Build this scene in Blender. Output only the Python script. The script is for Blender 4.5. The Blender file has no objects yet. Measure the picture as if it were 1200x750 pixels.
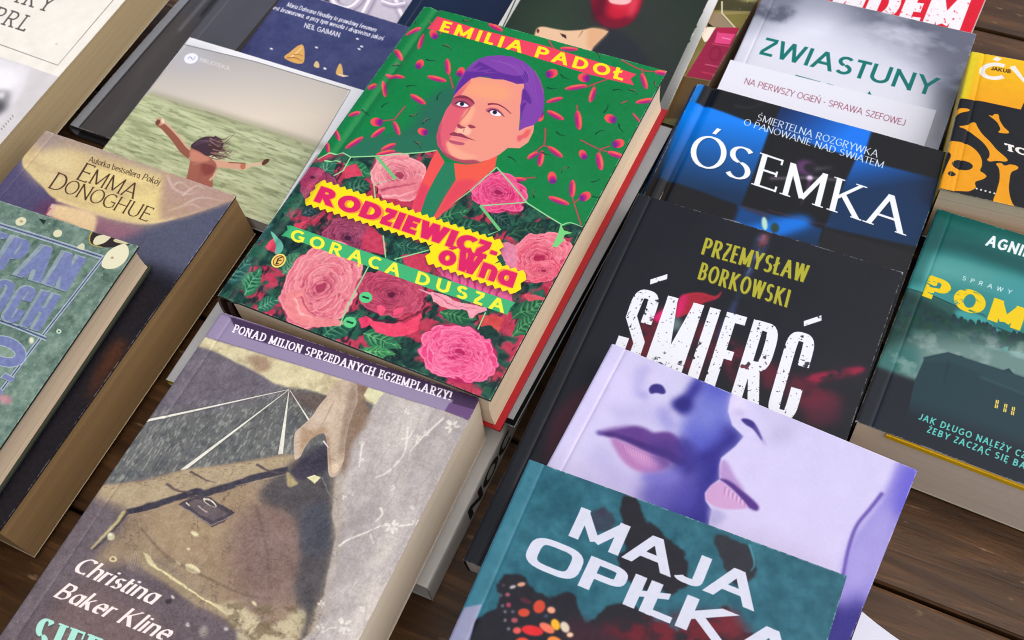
# Books laid out on a wooden market table: everything is mesh code; the printed
# covers are painted by the small rasteriser below (no file is loaded).
import bpy, math
import numpy as np
from mathutils import Vector, Matrix

S = bpy.context.scene
C = S.collection

# ------------------------------------------------------------------ camera
CAM_Z = 0.47572
FPX = 1268.94            # focal length in pixels of a 1200 px wide frame
PITCH, ROLL = 1.00209214, -0.16146989


def cam_axes():
    cp, sp = math.cos(PITCH), math.sin(PITCH)
    f = np.array([0, cp, -sp]); r = np.array([1., 0, 0]); u = np.cross(r, f)
    c, s = math.cos(ROLL), math.sin(ROLL)
    return c*r + s*u, -s*r + c*u, f


RV, UV, FV = cam_axes()
cam_d = bpy.data.cameras.new('camera'); cam = bpy.data.objects.new('camera', cam_d); C.objects.link(cam)
cam_d.sensor_width = 36; cam_d.lens = 36*FPX/1200; cam_d.clip_start = .01; cam_d.clip_end = 100
cam.matrix_world = Matrix(((RV[0], UV[0], -FV[0], 0), (RV[1], UV[1], -FV[1], 0), (RV[2], UV[2], -FV[2], CAM_Z), (0, 0, 0, 1)))
cam_d.dof.use_dof = True; cam_d.dof.focus_distance = .47; cam_d.dof.aperture_fstop = 22
S.camera = cam
S.cycles.filter_width = .95
S.render.resolution_x, S.render.resolution_y = 1024, 640

# ------------------------------------------------------------------ light
SUN_EL, SUN_AZ = math.radians(58), math.radians(122)       # azimuth from +y towards +x
wd = bpy.data.worlds.new('World'); S.world = wd; wd.use_nodes = True
nt = wd.node_tree; bg = nt.nodes['Background']
sky = nt.nodes.new('ShaderNodeTexSky'); sky.sky_type = 'NISHITA'; sky.sun_disc = False
sky.sun_elevation = SUN_EL; sky.sun_rotation = SUN_AZ; sky.air_density = 1.0; sky.dust_density = 4.0; sky.ozone_density = .6
nt.links.new(sky.outputs[0], bg.inputs[0]); bg.inputs[1].default_value = .12
sd = bpy.data.lights.new('sun', 'SUN'); sd.energy = 1.5; sd.angle = math.radians(110); sd.color = (1, .94, .86)
so = bpy.data.objects.new('sun', sd); C.objects.link(so)
d = Vector((math.sin(SUN_AZ)*math.cos(SUN_EL), math.cos(SUN_AZ)*math.cos(SUN_EL), math.sin(SUN_EL)))
so.rotation_euler = d.to_track_quat('Z', 'Y').to_euler()
S.view_settings.view_transform = 'Standard'; S.view_settings.look = 'None'
S.view_settings.exposure = 0.13; S.view_settings.gamma = 1

# ------------------------------------------------------------------ where each book lies
# width, height, (x, y, z of the front cover's top left corner, yaw, pitch)
POSE = dict(
    green=(.1435, .208, (-.02026, .47598, .066, -.58222, 0)),
    christina=(.134, .205, (-.13462, .29609, .0605, -.53446, -.05)),
    emma=(.130, .200, (-.24135, .45052, .044, -.57734, .03)),
    gb=(.130, .200, (-.28687, .40822, .0625, -.53825, .03)),
    cream=(.135, .205, (-.29251, .65386, .046, -.57476, .02)),
    girl=(.127, .101, (-.16732, .52742, .027, -.58843, .06)),
    navy=(.128, .140, (-.1184, .57572, .0165, -.61392, .04)),
    lav=(.130, .200, (-.07524, .65445, .013, -.46266, .03)),
    apple=(.116, .225, (.10308, .63150, .0275, -.5404, 0)),
    pink=(.125, .195, (.12238, .62588, .022, -.62671, 0)),
    zwi=(.120, .195, (.17932, .48598, .030, -.56564, .05)),
    red=(.096, .195, (.22935+.024*.8158, .56302-.024*.5783, .0135, -.61662, 0)),
    osemka=(.134, .200, (.11937, .40726, .0428, -.58954, .09)),
    smierc=(.130, .200, (.0715, .33185, .0529, -.5732, .06)),
    faces=(.135, .205, (.04128, .24093, .06705, -.6422, .10)),
    maja=(.130, .200, (-.00246, .18976, .07308, -.55398, .07)),
    yellow=(.120, .102, (.26235, .39363, .048, -.51207, -.05)),
    pomi=(.120, .127, (.21327, .30124, .042, -.61008, 0)),
    grey=(.120, .190, (.00183, .45227, .0353, -.60172, 0)),
)


def axes_of(p):
    x, y, z, yaw, pit = p
    c, s = math.cos(yaw), math.sin(yaw)
    ux = np.array([c, s, 0]); uy = np.array([-s*math.cos(pit), c*math.cos(pit), math.sin(pit)])
    return np.array([x, y, z]), ux, uy, np.cross(ux, uy)


# ------------------------------------------------------------------ rasteriser
PPM = 5.0                # canvas pixels per millimetre


def raster(polys, w, h):
    """union of polygons -> (x0, y0, coverage)"""
    SS = 4
    E = []
    for p in polys:
        p = np.asarray(p, float)
        if len(p) < 3: continue
        q = np.roll(p, -1, 0)
        a = np.sum(p[:, 0]*q[:, 1]-q[:, 0]*p[:, 1])
        e = np.concatenate([p, q], 1)
        E.append(e if a >= 0 else e[:, [2, 3, 0, 1]])
    if not E: return None
    E = np.concatenate(E)
    x0 = int(max(0, math.floor(E[:, [0, 2]].min())-1)); x1 = int(min(w, math.ceil(E[:, [0, 2]].max())+2))
    y0 = int(max(0, math.floor(E[:, [1, 3]].min())-1)); y1 = int(min(h, math.ceil(E[:, [1, 3]].max())+2))
    if x1 <= x0 or y1 <= y0: return None
    bw, bh = x1-x0, y1-y0
    X0, Y0, X1, Y1 = (E[:, 0]-x0), (E[:, 1]-y0)*SS, (E[:, 2]-x0), (E[:, 3]-y0)*SS
    sg = np.where(Y1 > Y0, 1., -1.)
    sw = Y1 < Y0
    X0, X1 = np.where(sw, X1, X0), np.where(sw, X0, X1)
    Y0, Y1 = np.where(sw, Y1, Y0), np.where(sw, Y0, Y1)
    k0 = np.clip(np.ceil(Y0-.5), 0, bh*SS).astype(int); k1 = np.clip(np.ceil(Y1-.5), 0, bh*SS).astype(int)
    n = np.maximum(k1-k0, 0)
    if n.sum() == 0: return None
    idx = np.repeat(np.arange(len(n)), n)
    k = np.arange(n.sum())-np.repeat(np.cumsum(n)-n, n)+k0[idx]
    t = (k+.5-Y0[idx])/np.maximum(Y1[idx]-Y0[idx], 1e-9)
    x = np.clip(X0[idx]+t*(X1[idx]-X0[idx]), 0, bw)
    i = np.floor(x).astype(int); f = x-i
    row = k//SS; s = sg[idx]/SS
    D = np.bincount(row*(bw+2)+i, s*(1-f), bh*(bw+2))+np.bincount(row*(bw+2)+i+1, s*f, bh*(bw+2))[:bh*(bw+2)]
    m = np.clip(np.abs(np.cumsum(D.reshape(bh, bw+2), 1)), 0, 1)[:, :bw]
    return x0, y0, m


def blur(m, s):
    if s <= .3: return m
    r = max(1, int(math.ceil(s*2.2))); k = np.exp(-.5*(np.arange(-r, r+1)/s)**2); k /= k.sum()
    for ax in (0, 1):
        p = np.pad(m, [(r, r) if a == ax else (0, 0) for a in range(m.ndim)], mode='edge')
        o = 0
        for j, kv in enumerate(k):
            o = o+kv*(p[j:j+m.shape[0]] if ax == 0 else p[:, j:j+m.shape[1]])
        m = o
    return m


def vnoise(h, w, cy, cx, rng):
    gh, gw = int(h/cy)+3, int(w/cx)+3
    g = rng.random((gh, gw))
    y = np.arange(h)/cy; x = np.arange(w)/cx
    yi, xi = y.astype(int), x.astype(int)
    fy, fx = y-yi, x-xi
    fy = (fy*fy*(3-2*fy))[:, None]; fx = (fx*fx*(3-2*fx))[None]
    a = g[yi][:, xi]; b = g[yi][:, xi+1]; c = g[yi+1][:, xi]; d = g[yi+1][:, xi+1]
    return (a*(1-fx)+b*fx)*(1-fy)+(c*(1-fx)+d*fx)*fy


def fbm(h, w, cell, seed, oct=4, sx=1., sy=1.):
    rng = np.random.default_rng(seed); o = np.zeros((h, w)); a = 1.; t = 0
    for k in range(oct):
        c = cell/2**k
        if c*min(sx, sy) < 1: break
        o += a*vnoise(h, w, c*sy, c*sx, rng); t += a; a *= .55
    return o/t


def spline(p, closed=True, n=7):
    p = np.asarray(p, float)
    if closed: q = np.concatenate([p[-1:], p, p[:2]])
    else: q = np.concatenate([2*p[:1]-p[1:2], p, 2*p[-1:]-p[-2:-1]])
    o = []
    t = (np.arange(n)/n)[:, None]
    for i in range(1, len(q)-2):
        a, b, c, d = q[i-1], q[i], q[i+1], q[i+2]
        o.append(.5*((2*b)+(c-a)*t+(2*a-5*b+4*c-d)*t**2+(3*b-a-3*c+d)*t**3))
    if not closed: o.append(p[-1:])
    return np.concatenate(o)


def band(p, w0, w1=None):
    """polyline -> list of polygons, width w0 tapering to w1, in the same units"""
    p = np.asarray(p, float); n = len(p)
    w = np.linspace(w0, w0 if w1 is None else w1, n)
    d = np.gradient(p, axis=0); L = np.hypot(d[:, 0], d[:, 1])+1e-9
    nn = np.stack([-d[:, 1], d[:, 0]], 1)/L[:, None]
    return np.concatenate([p+nn*w[:, None]/2, (p-nn*w[:, None]/2)[::-1]])


# ---------------- a stroke alphabet: skeletons, given weight by a pen -------
GL = {
 'A': (.80, '0,0! .40,1;.40,1 .80,0!;.14,.33 .66,.33'),
 'B': (.54, '0,0! 0,1!;0,1 .24,1 @.24,.76,.25,.24,90,-90 0,.52;0,.52 .27,.52 @.27,.26,.28,.26,90,-90 0,0'),
 'C': (.66, '@.38,.5,.38,.5,48,312^'),
 'D': (.66, '0,0! 0,1!;0,1 .24,1 @.24,.5,.42,.5,90,-90 0,0'),
 'E': (.48, '0,0! 0,1!;0,1 .48,1^;0,.52 .42,.52^;0,0 .50,0^'),
 'F': (.46, '0,0! 0,1!;0,1 .48,1^;0,.50 .40,.50^'),
 'G': (.74, '@.4,.5,.4,.5,48,312 .74,.16 .74,.46 .44,.46'),
 'H': (.64, '0,0! 0,1!;.64,0! .64,1!;0,.52 .64,.52'),
 'I': (0., '0,0! 0,1!'),
 'J': (.34, '.34,1! .34,.26 @.15,.26,.19,.26,0,-150'),
 'K': (.60, '0,0! 0,1!;.56,1! 0,.38;.18,.56 .60,0!'),
 'L': (.46, '0,0! 0,1!;0,0 .46,0^'),
 'M': (.84, '0,0! 0,1;0,1 .42,.05;.42,.05 .84,1;.84,1 .84,0!'),
 'N': (.66, '0,0! 0,1!;0,1 .66,0;.66,0 .66,1!'),
 'O': (.80, '@.40,.5,.40,.5,0,360'),
 'P': (.52, '0,0! 0,1!;0,1 .26,1 @.26,.73,.27,.27,90,-90 0,.46'),
 'R': (.56, '0,0! 0,1!;0,1 .26,1 @.26,.74,.27,.26,90,-90 0,.48;.24,.48 .56,0!'),
 'S': (.52, '@.27,.755,.25,.245,35,270 @.26,.255,.27,.255,90,-145'),
 'T': (.60, '.30,0! .30,1;0,1^ .60,1^'),
 'U': (.64, '0,1! 0,.32 @.32,.32,.32,.32,180,360 .64,1!'),
 'V': (.68, '0,1! .34,0;.34,0 .68,1!'),
 'W': (1.06, '0,1! .26,0;.26,0 .53,1;.53,1 .80,0;.80,0 1.06,1!'),
 'Y': (.62, '0,1! .31,.44;.62,1! .31,.44;.31,.5 .31,0!'),
 'Z': (.56, '0,1^ .56,1;.56,1 0,0;0,0 .56,0^'),
 '!': (0., '0,1 0,.30;0,.10 0,0'), '-': (.28, '0,.42 .28,.42'), ',': (.05, '.05,.08 0,-.14'), '.': (0., '0,.10 0,0'),
 'a': (.46, '@.23,.33,.23,.33,0,360;.46,.66 .46,0!'),
 'b': (.46, '0,1! 0,0;@.23,.33,.23,.33,0,360'),
 'c': (.42, '@.24,.33,.24,.33,48,312'),
 'd': (.46, '@.23,.33,.23,.33,0,360;.46,1! .46,0!'),
 'e': (.44, '.01,.35 .45,.35 @.23,.33,.23,.33,0,305'),
 'f': (.26, '.10,0! .10,.78 @.28,.78,.18,.22,180,70;0,.62 .26,.62'),
 'g': (.46, '@.23,.33,.23,.33,0,360;.46,.66 .46,-.1 @.23,-.1,.23,.2,0,-150'),
 'h': (.42, '0,0! 0,1!;0,.36 @.21,.44,.21,.22,180,0 .42,0!'),
 'i': (0., '0,0! 0,.66!;0,.94 0,.82'),
 'j': (.02, '.02,.66 .02,-.12 -.08,-.24;.02,.94 .02,.82'),
 'k': (.40, '0,0! 0,1!;.36,.66 0,.27;.12,.40 .40,0!'),
 'l': (0., '0,0! 0,1!'),
 'm': (.70, '0,0! 0,.66!;0,.36 @.175,.46,.175,.20,180,0 .35,0!;.35,.36 @.525,.46,.175,.20,180,0 .70,0!'),
 'n': (.42, '0,0! 0,.66!;0,.36 @.21,.44,.21,.22,180,0 .42,0!'),
 'o': (.46, '@.23,.33,.23,.33,0,360'),
 'p': (.46, '0,.66! 0,-.3!;@.23,.33,.23,.33,0,360'),
 'r': (.26, '0,0! 0,.66!;0,.34 @.2,.42,.2,.24,180,60'),
 's': (.34, '@.17,.495,.16,.165,35,270 @.165,.165,.175,.165,90,-145'),
 't': (.26, '.10,.90 .10,.16 @.26,.16,.16,.16,180,280;0,.64 .28,.64'),
 'u': (.42, '0,.66! 0,.24 @.21,.23,.21,.23,180,360;.42,.66! .42,0!'),
 'v': (.42, '0,.66 .21,0;.21,0 .42,.66'),
 'w': (.68, '0,.66 .17,0;.17,0 .34,.66;.34,.66 .51,0;.51,0 .68,.66'),
 'y': (.42, '0,.66 .21,0;.42,.66 .21,0 .10,-.28'),
 'z': (.38, '0,.66 .38,.66;.38,.66 0,0;0,0 .38,0'),
}
SQ = {'S': (.52, '.52,.62 @.26,.80,.26,.20,0,180 0,.66 .52,.36 @.26,.20,.26,.20,0,-180 0,.38'), 'C': (.52, '.52,.64 @.26,.80,.26,.20,0,180 0,.2 @.26,.20,.26,.20,180,360 .52,.36')}
COMB = {'Ą': 'A,', 'Ć': 'C/', 'Ę': 'E,', 'Ł': 'L-', 'Ń': 'N/', 'Ó': 'O/', 'Ś': 'S/', 'Ż': 'Z.', 'ó': 'o/', 'ż': 'z.', 'ł': 'l-', 'ą': 'a,', 'ę': 'e,', 'ć': 'c/', 'ś': 's/'}


def clip_y(p, lo, hi):
    for s, lim in ((1, lo), (-1, -hi)):
        o = []
        for i in range(len(p)):
            a, b = p[i], p[(i+1) % len(p)]
            ia, ib = s*a[1] >= lim, s*b[1] >= lim
            if ia: o.append(a)
            if ia != ib:
                t = (lim-s*a[1])/(s*b[1]-s*a[1]); o.append((a[0]+t*(b[0]-a[0]), a[1]+t*(b[1]-a[1])))
        p = o
        if len(p) < 3: return []
    return p


def glyph(ch, st):
    """polygons and advance of one character, cap height 1"""
    wv, wh = st['wv'], st['wh']; cx = st.get('cx', 1.); stress = st.get('stress', 0)
    acc = None
    if ch in COMB: ch, acc = COMB[ch][0], COMB[ch][1]
    W, src = GL[ch]
    if st.get('square') and ch in SQ: W, src = SQ[ch]
    low = ch.islower()
    out = []
    sq = st.get('square', 0)

    def wid(dx, dy):
        L = math.hypot(dx, dy)+1e-9
        if not stress: return math.sqrt((wv*dy/L)**2+(wh*dx/L)**2)
        th = math.atan2(dy, dx)-math.radians(stress)
        return wh+(wv-wh)*abs(math.sin(th))**1.5

    def Y(y):
        if ch in 'AVWvw' and y in (0., 1., .66): return {0.: 0., 1.: 1.}.get(y, wh+.66*(1-wh))
        return wh/2+y*(1-wh)
    for stroke in src.split(';'):
        pts, marks = [], []
        for tok in stroke.split():
            mk = tok[-1] if tok[-1] in '!^' else ''
            if mk: tok = tok[:-1]
            if tok[0] == '@':
                x, y, rx, ry, a0, a1 = map(float, tok[1:].split(','))
                n = max(6, int(abs(a1-a0)/13))
                for k in range(n+1):
                    a = math.radians(a0+(a1-a0)*k/n); c, s = math.cos(a), math.sin(a)
                    if sq:
                        c = math.copysign(abs(c)**(1-sq), c); s = math.copysign(abs(s)**(1-sq), s)
                    pts.append(((x+rx*c)*cx, Y(y+ry*s)))
            else:
                x, y = map(float, tok.split(',')); pts.append((x*cx, Y(y)))
            if mk: marks.append((pts[-1], mk))
        p = [pts[0]]
        for q in pts[1:]:
            if math.hypot(q[0]-p[-1][0], q[1]-p[-1][1]) > 1e-4: p.append(q)
        closed = math.hypot(p[0][0]-p[-1][0], p[0][1]-p[-1][1]) < 1e-3 and len(p) > 4
        if closed: p = p[:-1]
        else:
            for e, o in ((0, 1), (-1, -2)):       # run steep strokes past the line, then clip
                dx, dy = p[e][0]-p[o][0], p[e][1]-p[o][1]; L = math.hypot(dx, dy)
                if len(p) == 2 or len(p) > 2:
                    flat = min(abs(p[e][1]-Y(0)), abs(p[e][1]-Y(1)), abs(p[e][1]-Y(.66)) if low else 9) < .02
                    if abs(dy) > .5*abs(dx) and flat:
                        k = max(wv, wh)*.9+wh; p[e] = (p[e][0]+dx/L*k, p[e][1]+dy/L*k)
        n = len(p); lft, rgt = [], []
        for i in range(n):
            a = p[i-1] if (closed or i) else None
            b = p[(i+1) % n] if (closed or i < n-1) else None
            q = p[i]
            d0 = (q[0]-a[0], q[1]-a[1]) if a else (b[0]-q[0], b[1]-q[1])
            d1 = (b[0]-q[0], b[1]-q[1]) if b else d0
            w = .5*(wid(*d0)+wid(*d1))/2
            l0, l1 = math.hypot(*d0)+1e-9, math.hypot(*d1)+1e-9
            n0 = (-d0[1]/l0, d0[0]/l0); n1 = (-d1[1]/l1, d1[0]/l1)
            m = (n0[0]+n1[0], n0[1]+n1[1]); ml = m[0]**2+m[1]**2
            k = 2/ml if ml > .45 else 2/.45
            lft.append((q[0]+m[0]*w*k, q[1]+m[1]*w*k)); rgt.append((q[0]-m[0]*w*k, q[1]-m[1]*w*k))
        lo, hi = (-.5 if ch in 'gjpy,' else 0), 1
        if low and max(q[1] for q in pts) < Y(.75): hi = wh+.66*(1-wh)
        segs = range(n if closed else n-1)
        for i in segs:
            j = (i+1) % n
            c = clip_y([lft[i], lft[j], rgt[j], rgt[i]], lo, hi)
            if c and ch in 'ZzNM':
                e = 0 if ch in 'Zz' else wv/2
                c = [(b, a) for a, b in clip_y([(b, a) for a, b in c], -e, W*cx+e)]
            if c: out.append(c)
        if st.get('serif'):
            sl, stk, sv = st['serif']
            for (x, y), mk in marks:
                top = y > (.5 if not low else .3)
                yl = (1 if (not low or y > .85) else wh+.66*(1-wh)) if top else 0
                if mk == '!':
                    y0, y1 = (yl-stk, yl) if top else (0 if y > -.05 else y, (stk if y > -.05 else y+stk))
                    if low and top: out.append([(x-sl, y0), (x+.02, y0), (x+.02, y1), (x-sl, y1)])
                    else: out.append([(x-sl, y0), (x+sl, y0), (x+sl, y1), (x-sl, y1)])
                else:
                    y0, y1 = (1-sv, 1) if y > .8 else ((0, sv) if y < .2 else (y-sv/2, y+sv/2))
                    out.append([(x-stk, y0), (x+stk*.4, y0), (x+stk*.4, y1), (x-stk, y1)])
    body = list(out)
    xc = W*cx/2
    t = max(wh, wv*.75)
    top = .72 if low else 1.
    if acc == '/' and st.get('bar'): out.append([(xc-.02, top+.07), (xc+.18, top+.19), (xc+.16, top+.25), (xc-.04, top+.13)])
    elif acc == '/': out.append([(xc-t*.5, top+.09), (xc+t*.35, top+.09), (xc+t*1.25, top+.30), (xc+t*.2, top+.30)])
    if acc == '.':
        r = t*.55; out.append([(xc+r*math.cos(a*.628), top+.18+r*math.sin(a*.628)) for a in range(10)])
    if acc == ',':
        xr = W*cx-t*.2 if ch in 'Aa' else W*cx*.7
        out.append([(xr, .03), (xr+t*.5, .03), (xr+t*.1, -.12), (xr+t*.6, -.17), (xr+t*.6, -.24), (xr-t*.1, -.24), (xr-t*.45, -.12)])
    if acc == '-':
        y = .42 if not low else .5
        out.append([(-wv*.9, y-.02), (W*cx*.62 if not low else wv, y+.22), (W*cx*.62 if not low else wv, y+.22+wh), (-wv*.9, y-.02+wh)])
    sh = st.get('shear', 0)
    x0 = min(x for q in body for x, y in q); x1 = max(x for q in body for x, y in q)
    sb = dict(O=-.03, C=-.02, G=-.02, Q=-.03, A=-.07, V=-.07, W=-.06, Y=-.07, T=-.06, L=-.03, J=-.03, P=-.02, F=-.03, a=-.01, o=-.02, e=-.02, c=-.02, r=-.05, t=-.04, k=-.02, w=-.05, y=-.05).get(ch, 0.)*min(1, cx)*st.get('kern', 1.)
    x0 -= sb; x1 += sb
    out = [[(x-x0+sh*y, y) for x, y in q] for q in out]
    return out, x1-x0


def layout(s, st):
    polys, x, ends = [], 0., []
    for ch in s:
        if ch == ' ':
            x += st.get('space', .42); ends.append(x); continue
        g, a = glyph(ch, st)
        if x == 0 and st.get('first'):
            k = st['first']; g = [[(px*k, py*k-(k-1)*.25) for px, py in q] for q in g]; a *= k
        polys += [[(px+x, py) for px, py in q] for q in g]
        x += a; ends.append(x); x += st.get('track', .12)
    return polys, ends


SANS = dict(wv=.15, wh=.135, track=.13)
BOLD = dict(wv=.24, wh=.20, track=.11)
HEAVY = dict(wv=.31, wh=.25, track=.085, cx=.92)
LIGHT = dict(wv=.095, wh=.085, track=.13)
COND = dict(wv=.145, wh=.11, cx=.48, track=.10, space=.32)
CONDB = dict(wv=.155, wh=.115, cx=.30, track=.10, space=.3)
ROMAN = dict(wv=.135, wh=.045, stress=18, serif=(.13, .035, .17), track=.06)
ROMANT = dict(wv=.105, wh=.05, stress=18, serif=(.09, .04, .12), track=.09, space=.4)
SLAB = dict(wv=.23, wh=.11, serif=(.20, .12, .28), track=.06, cx=.84, space=.42, kern=.3)
TYPE = dict(wv=.10, wh=.09, serif=(.15, .08, .18), track=.14, cx=.85, kern=.3)
CHANC = dict(wv=.18, wh=.065, stress=38, shear=.26, track=.09, cx=.84, space=.36, serif=(.07, .05, .12))
DIDOT = dict(wv=.26, wh=.06, stress=8, serif=(.20, .05, .22), track=.07, cx=.8)
TECHNO = dict(wv=.235, wh=.19, square=.42, cx=1.25, track=.14)


class Art:
    """the print of one cover; positions are read off the flat cover in place"""

    def __init__(s, key, base, size=None, ppm=PPM):
        W, H, p = POSE[key]
        s.W, s.H, s.ppm = W*1000, H*1000, ppm
        s.o, s.ux, s.uy, s.uz = axes_of(p)
        s.w, s.h = int(s.W*ppm), int(s.H*ppm)
        s.img = np.empty((s.h, s.w, 3)); s.img[:] = np.array(base)/255.
        s.seed = sum(map(ord, key))

    worn = .45

    def P(s, pts):
        q = np.asarray(pts, float).reshape(-1, 2)
        dr = FV*FPX+RV*(q[:, :1]-600)-UV*(q[:, 1:]-375)
        c0 = np.array([0, 0, CAM_Z])
        t = ((s.o-c0)@s.uz)/(dr@s.uz)
        v = c0+dr*t[:, None]-s.o
        return np.stack([v@s.ux, -(v@s.uy)], 1)*1000*s.ppm

    def scale(s, at):
        a = s.P([at, (at[0]+1, at[1]), (at[0], at[1]+1)])
        return .5*(np.hypot(*(a[1]-a[0]))+np.hypot(*(a[2]-a[0])))

    def put(s, r, col, alpha=1., bl=0., tex=None):
        if r is None: return
        x0, y0, m = r
        if bl > .3:
            k = int(bl*2.5)+1
            X0, Y0 = max(0, x0-k), max(0, y0-k); X1, Y1 = min(s.w, x0+m.shape[1]+k), min(s.h, y0+m.shape[0]+k)
            n = np.zeros((Y1-Y0, X1-X0)); n[y0-Y0:y0-Y0+m.shape[0], x0-X0:x0-X0+m.shape[1]] = m
            # keep what runs off the canvas from fading at the border
            m = blur(n, bl); x0, y0 = X0, Y0
        m = m*alpha
        v = s.img[y0:y0+m.shape[0], x0:x0+m.shape[1]]
        if tex is not None: m = m*tex[y0:y0+m.shape[0], x0:x0+m.shape[1]]
        c = np.array(col)/255.
        v += (c-v)*m[..., None]

    def poly(s, pts, col, smooth=False, bl=0, alpha=1., tex=None):
        p = s.P(pts)
        sc = s.scale(pts[0])
        if smooth: p = spline(p)
        s.put(raster([p], s.w, s.h), col, alpha, bl*sc, tex)

    def mm(s, pts, col, bl=0, alpha=1., tex=None):
        s.put(raster([np.asarray(pts, float)*s.ppm], s.w, s.h), col, alpha, bl*s.ppm, tex)

    def line(s, pts, w0, col, w1=None, smooth=False, bl=0, alpha=1., tex=None):
        p = s.P(pts); sc = s.scale(pts[0])
        if smooth and len(p) > 2: p = spline(p, False)
        s.put(raster([band(p, w0*sc, None if w1 is None else w1*sc)], s.w, s.h), col, alpha, bl*sc, tex)

    def ell(s, c, rx, ry, col, rot=0, bl=0, alpha=1., tex=None):
        a = np.linspace(0, 2*np.pi, 28)[:-1]; r = math.radians(rot)
        x, y = rx*np.cos(a), ry*np.sin(a)
        s.poly(np.stack([c[0]+x*math.cos(r)-y*math.sin(r), c[1]+x*math.sin(r)+y*math.cos(r)], 1).tolist(), col, bl=bl, alpha=alpha, tex=tex)

    def textpolys(s, t, p0, p1, pt, st, fit=None, grow=0.):
        st = dict(st)
        if grow: st['wv'] += grow; st['wh'] += grow; st['track'] = st.get('track', .12)-grow
        polys, ends = layout(t, st)
        tot = ends[(fit or len(t))-1]
        a, b, c = s.P([p0, p1, pt])
        ex = (b-a)/tot; ey = c-a
        off = -grow/2
        return [np.array([a+ex*(x+off)+ey*(y*(1+grow)-grow/2) for x, y in q]) for q in polys]

    def text(s, t, p0, p1, pt, st, col, fit=None, alpha=1., tex=None, bl=0, grow=0., shift=(0, 0)):
        pl = s.textpolys(t, p0, p1, pt, st, fit, grow)
        if shift != (0, 0): pl = [q+np.array(shift)*s.ppm for q in pl]
        s.put(raster(pl, s.w, s.h), col, alpha, bl*s.ppm, tex)

    def warp(s, m, amp, cell, seed=0):
        a = amp*s.ppm
        dx = (fbm(s.h, s.w, cell*s.ppm, s.seed+seed, 3)-.5)*2*a*m; dy = (fbm(s.h, s.w, cell*s.ppm, s.seed+seed+1, 3)-.5)*2*a*m
        yy, xx = np.mgrid[0:s.h, 0:s.w]
        x = np.clip(xx+dx, 0, s.w-1.001); y = np.clip(yy+dy, 0, s.h-1.001)
        xi, yi = x.astype(int), y.astype(int); fx, fy = (x-xi)[..., None], (y-yi)[..., None]
        I = s.img
        s.img = (I[yi, xi]*(1-fx)+I[yi, xi+1]*fx)*(1-fy)+(I[yi+1, xi]*(1-fx)+I[yi+1, xi+1]*fx)*fy

    def noise(s, cell, amp, seed=0, col=None, oct=4, sx=1., sy=1., sharp=0, mask=None):
        n = fbm(s.h, s.w, cell*s.ppm, s.seed+seed, oct, sx, sy)
        if sharp: n = np.clip((n-.5)*sharp+.5, 0, 1)
        if col is None: s.img += ((n-.5)*2*amp)[..., None] * (1 if mask is None else mask[..., None])
        else:
            k = n*amp if mask is None else n*amp*mask
            s.img += (np.array(col)/255.-s.img)*k[..., None]

    def mask(s, pts, smooth=False, bl=0):
        p = s.P(pts)
        if smooth: p = spline(p)
        m = np.zeros((s.h, s.w)); r = raster([p], s.w, s.h)
        if r is not None:
            m[r[1]:r[1]+r[2].shape[0], r[0]:r[0]+r[2].shape[1]] = r[2]
        return blur(m, bl*s.scale(pts[0])) if bl else m

    def tint(s, m, col, alpha=1.):
        s.img += (np.array(col)/255.-s.img)*(m*alpha)[..., None]

    def ramp(s, a, b, ca, cb, m=None):
        """linear blend between the photo points a and b"""
        A, B = s.P([a, b]); d = B-A
        yy, xx = np.mgrid[0:s.h, 0:s.w]
        t = np.clip(((xx-A[0])*d[0]+(yy-A[1])*d[1])/(d@d), 0, 1)[..., None]
        c = np.array(ca)/255.*(1-t)+np.array(cb)/255.*t
        if m is None: s.img[:] = c
        else: s.img += (c-s.img)*m[..., None]

    def specks(s, n, col, r=(.05, .18), seed=1, area=None, alpha=.8):
        rng = np.random.default_rng(s.seed+seed); pl = []
        for _ in range(n):
            x, y = rng.random()*s.w, rng.random()*s.h
            if area is not None and area[int(y), int(x)] < .5: continue
            q = r[0]+(r[1]-r[0])*rng.random()**3; a = np.arange(6)*1.047+rng.random()
            pl.append(np.stack([x+q*s.ppm*np.cos(a)*(.6+rng.random()), y+q*s.ppm*np.sin(a)], 1))
        s.put(raster(pl, s.w, s.h), col, alpha)

    def wear(s, amount=.5, col=(236, 234, 230), depth=.45):
        """ink rubbed off along the edges and at the corners"""
        yy, xx = np.mgrid[0:s.h, 0:s.w]; e = np.minimum(np.minimum(xx, s.w-1-xx), np.minimum(yy, s.h-1-yy))/s.ppm
        cx = np.minimum(xx, s.w-1-xx)/s.ppm; cy = np.minimum(yy, s.h-1-yy)/s.ppm; cd = np.hypot(cx, cy)
        n = fbm(s.h, s.w, 5*s.ppm, s.seed+200, 5); n2 = fbm(s.h, s.w, .8*s.ppm, s.seed+201, 2)
        m = np.clip((n*.6+n2*.5-.52)*7, 0, 1)*np.clip(1-e/depth, 0, 1)+np.clip(1-cd/1.6, 0, 1)*np.clip(n2*2-.3, 0, 1)
        s.img += (np.array(col)/255.-s.img)*np.clip(m*amount, 0, 1)[..., None]

    def image(s, name):
        if s.worn: s.wear(s.worn)
        im = bpy.data.images.new(name, s.w, s.h)
        px = np.ones((s.h, s.w, 4), np.float32); px[..., :3] = np.clip(s.img, 0, 1)[::-1]
        im.pixels.foreach_set(px.ravel()); im.update(); im.pack()
        return im


# ------------------------------------------------------------------ materials
def lin(c):
    c = np.array(c, float)/255.
    return tuple(np.where(c <= .04045, c/12.92, ((c+.055)/1.055)**2.4))+(1.,)


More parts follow.
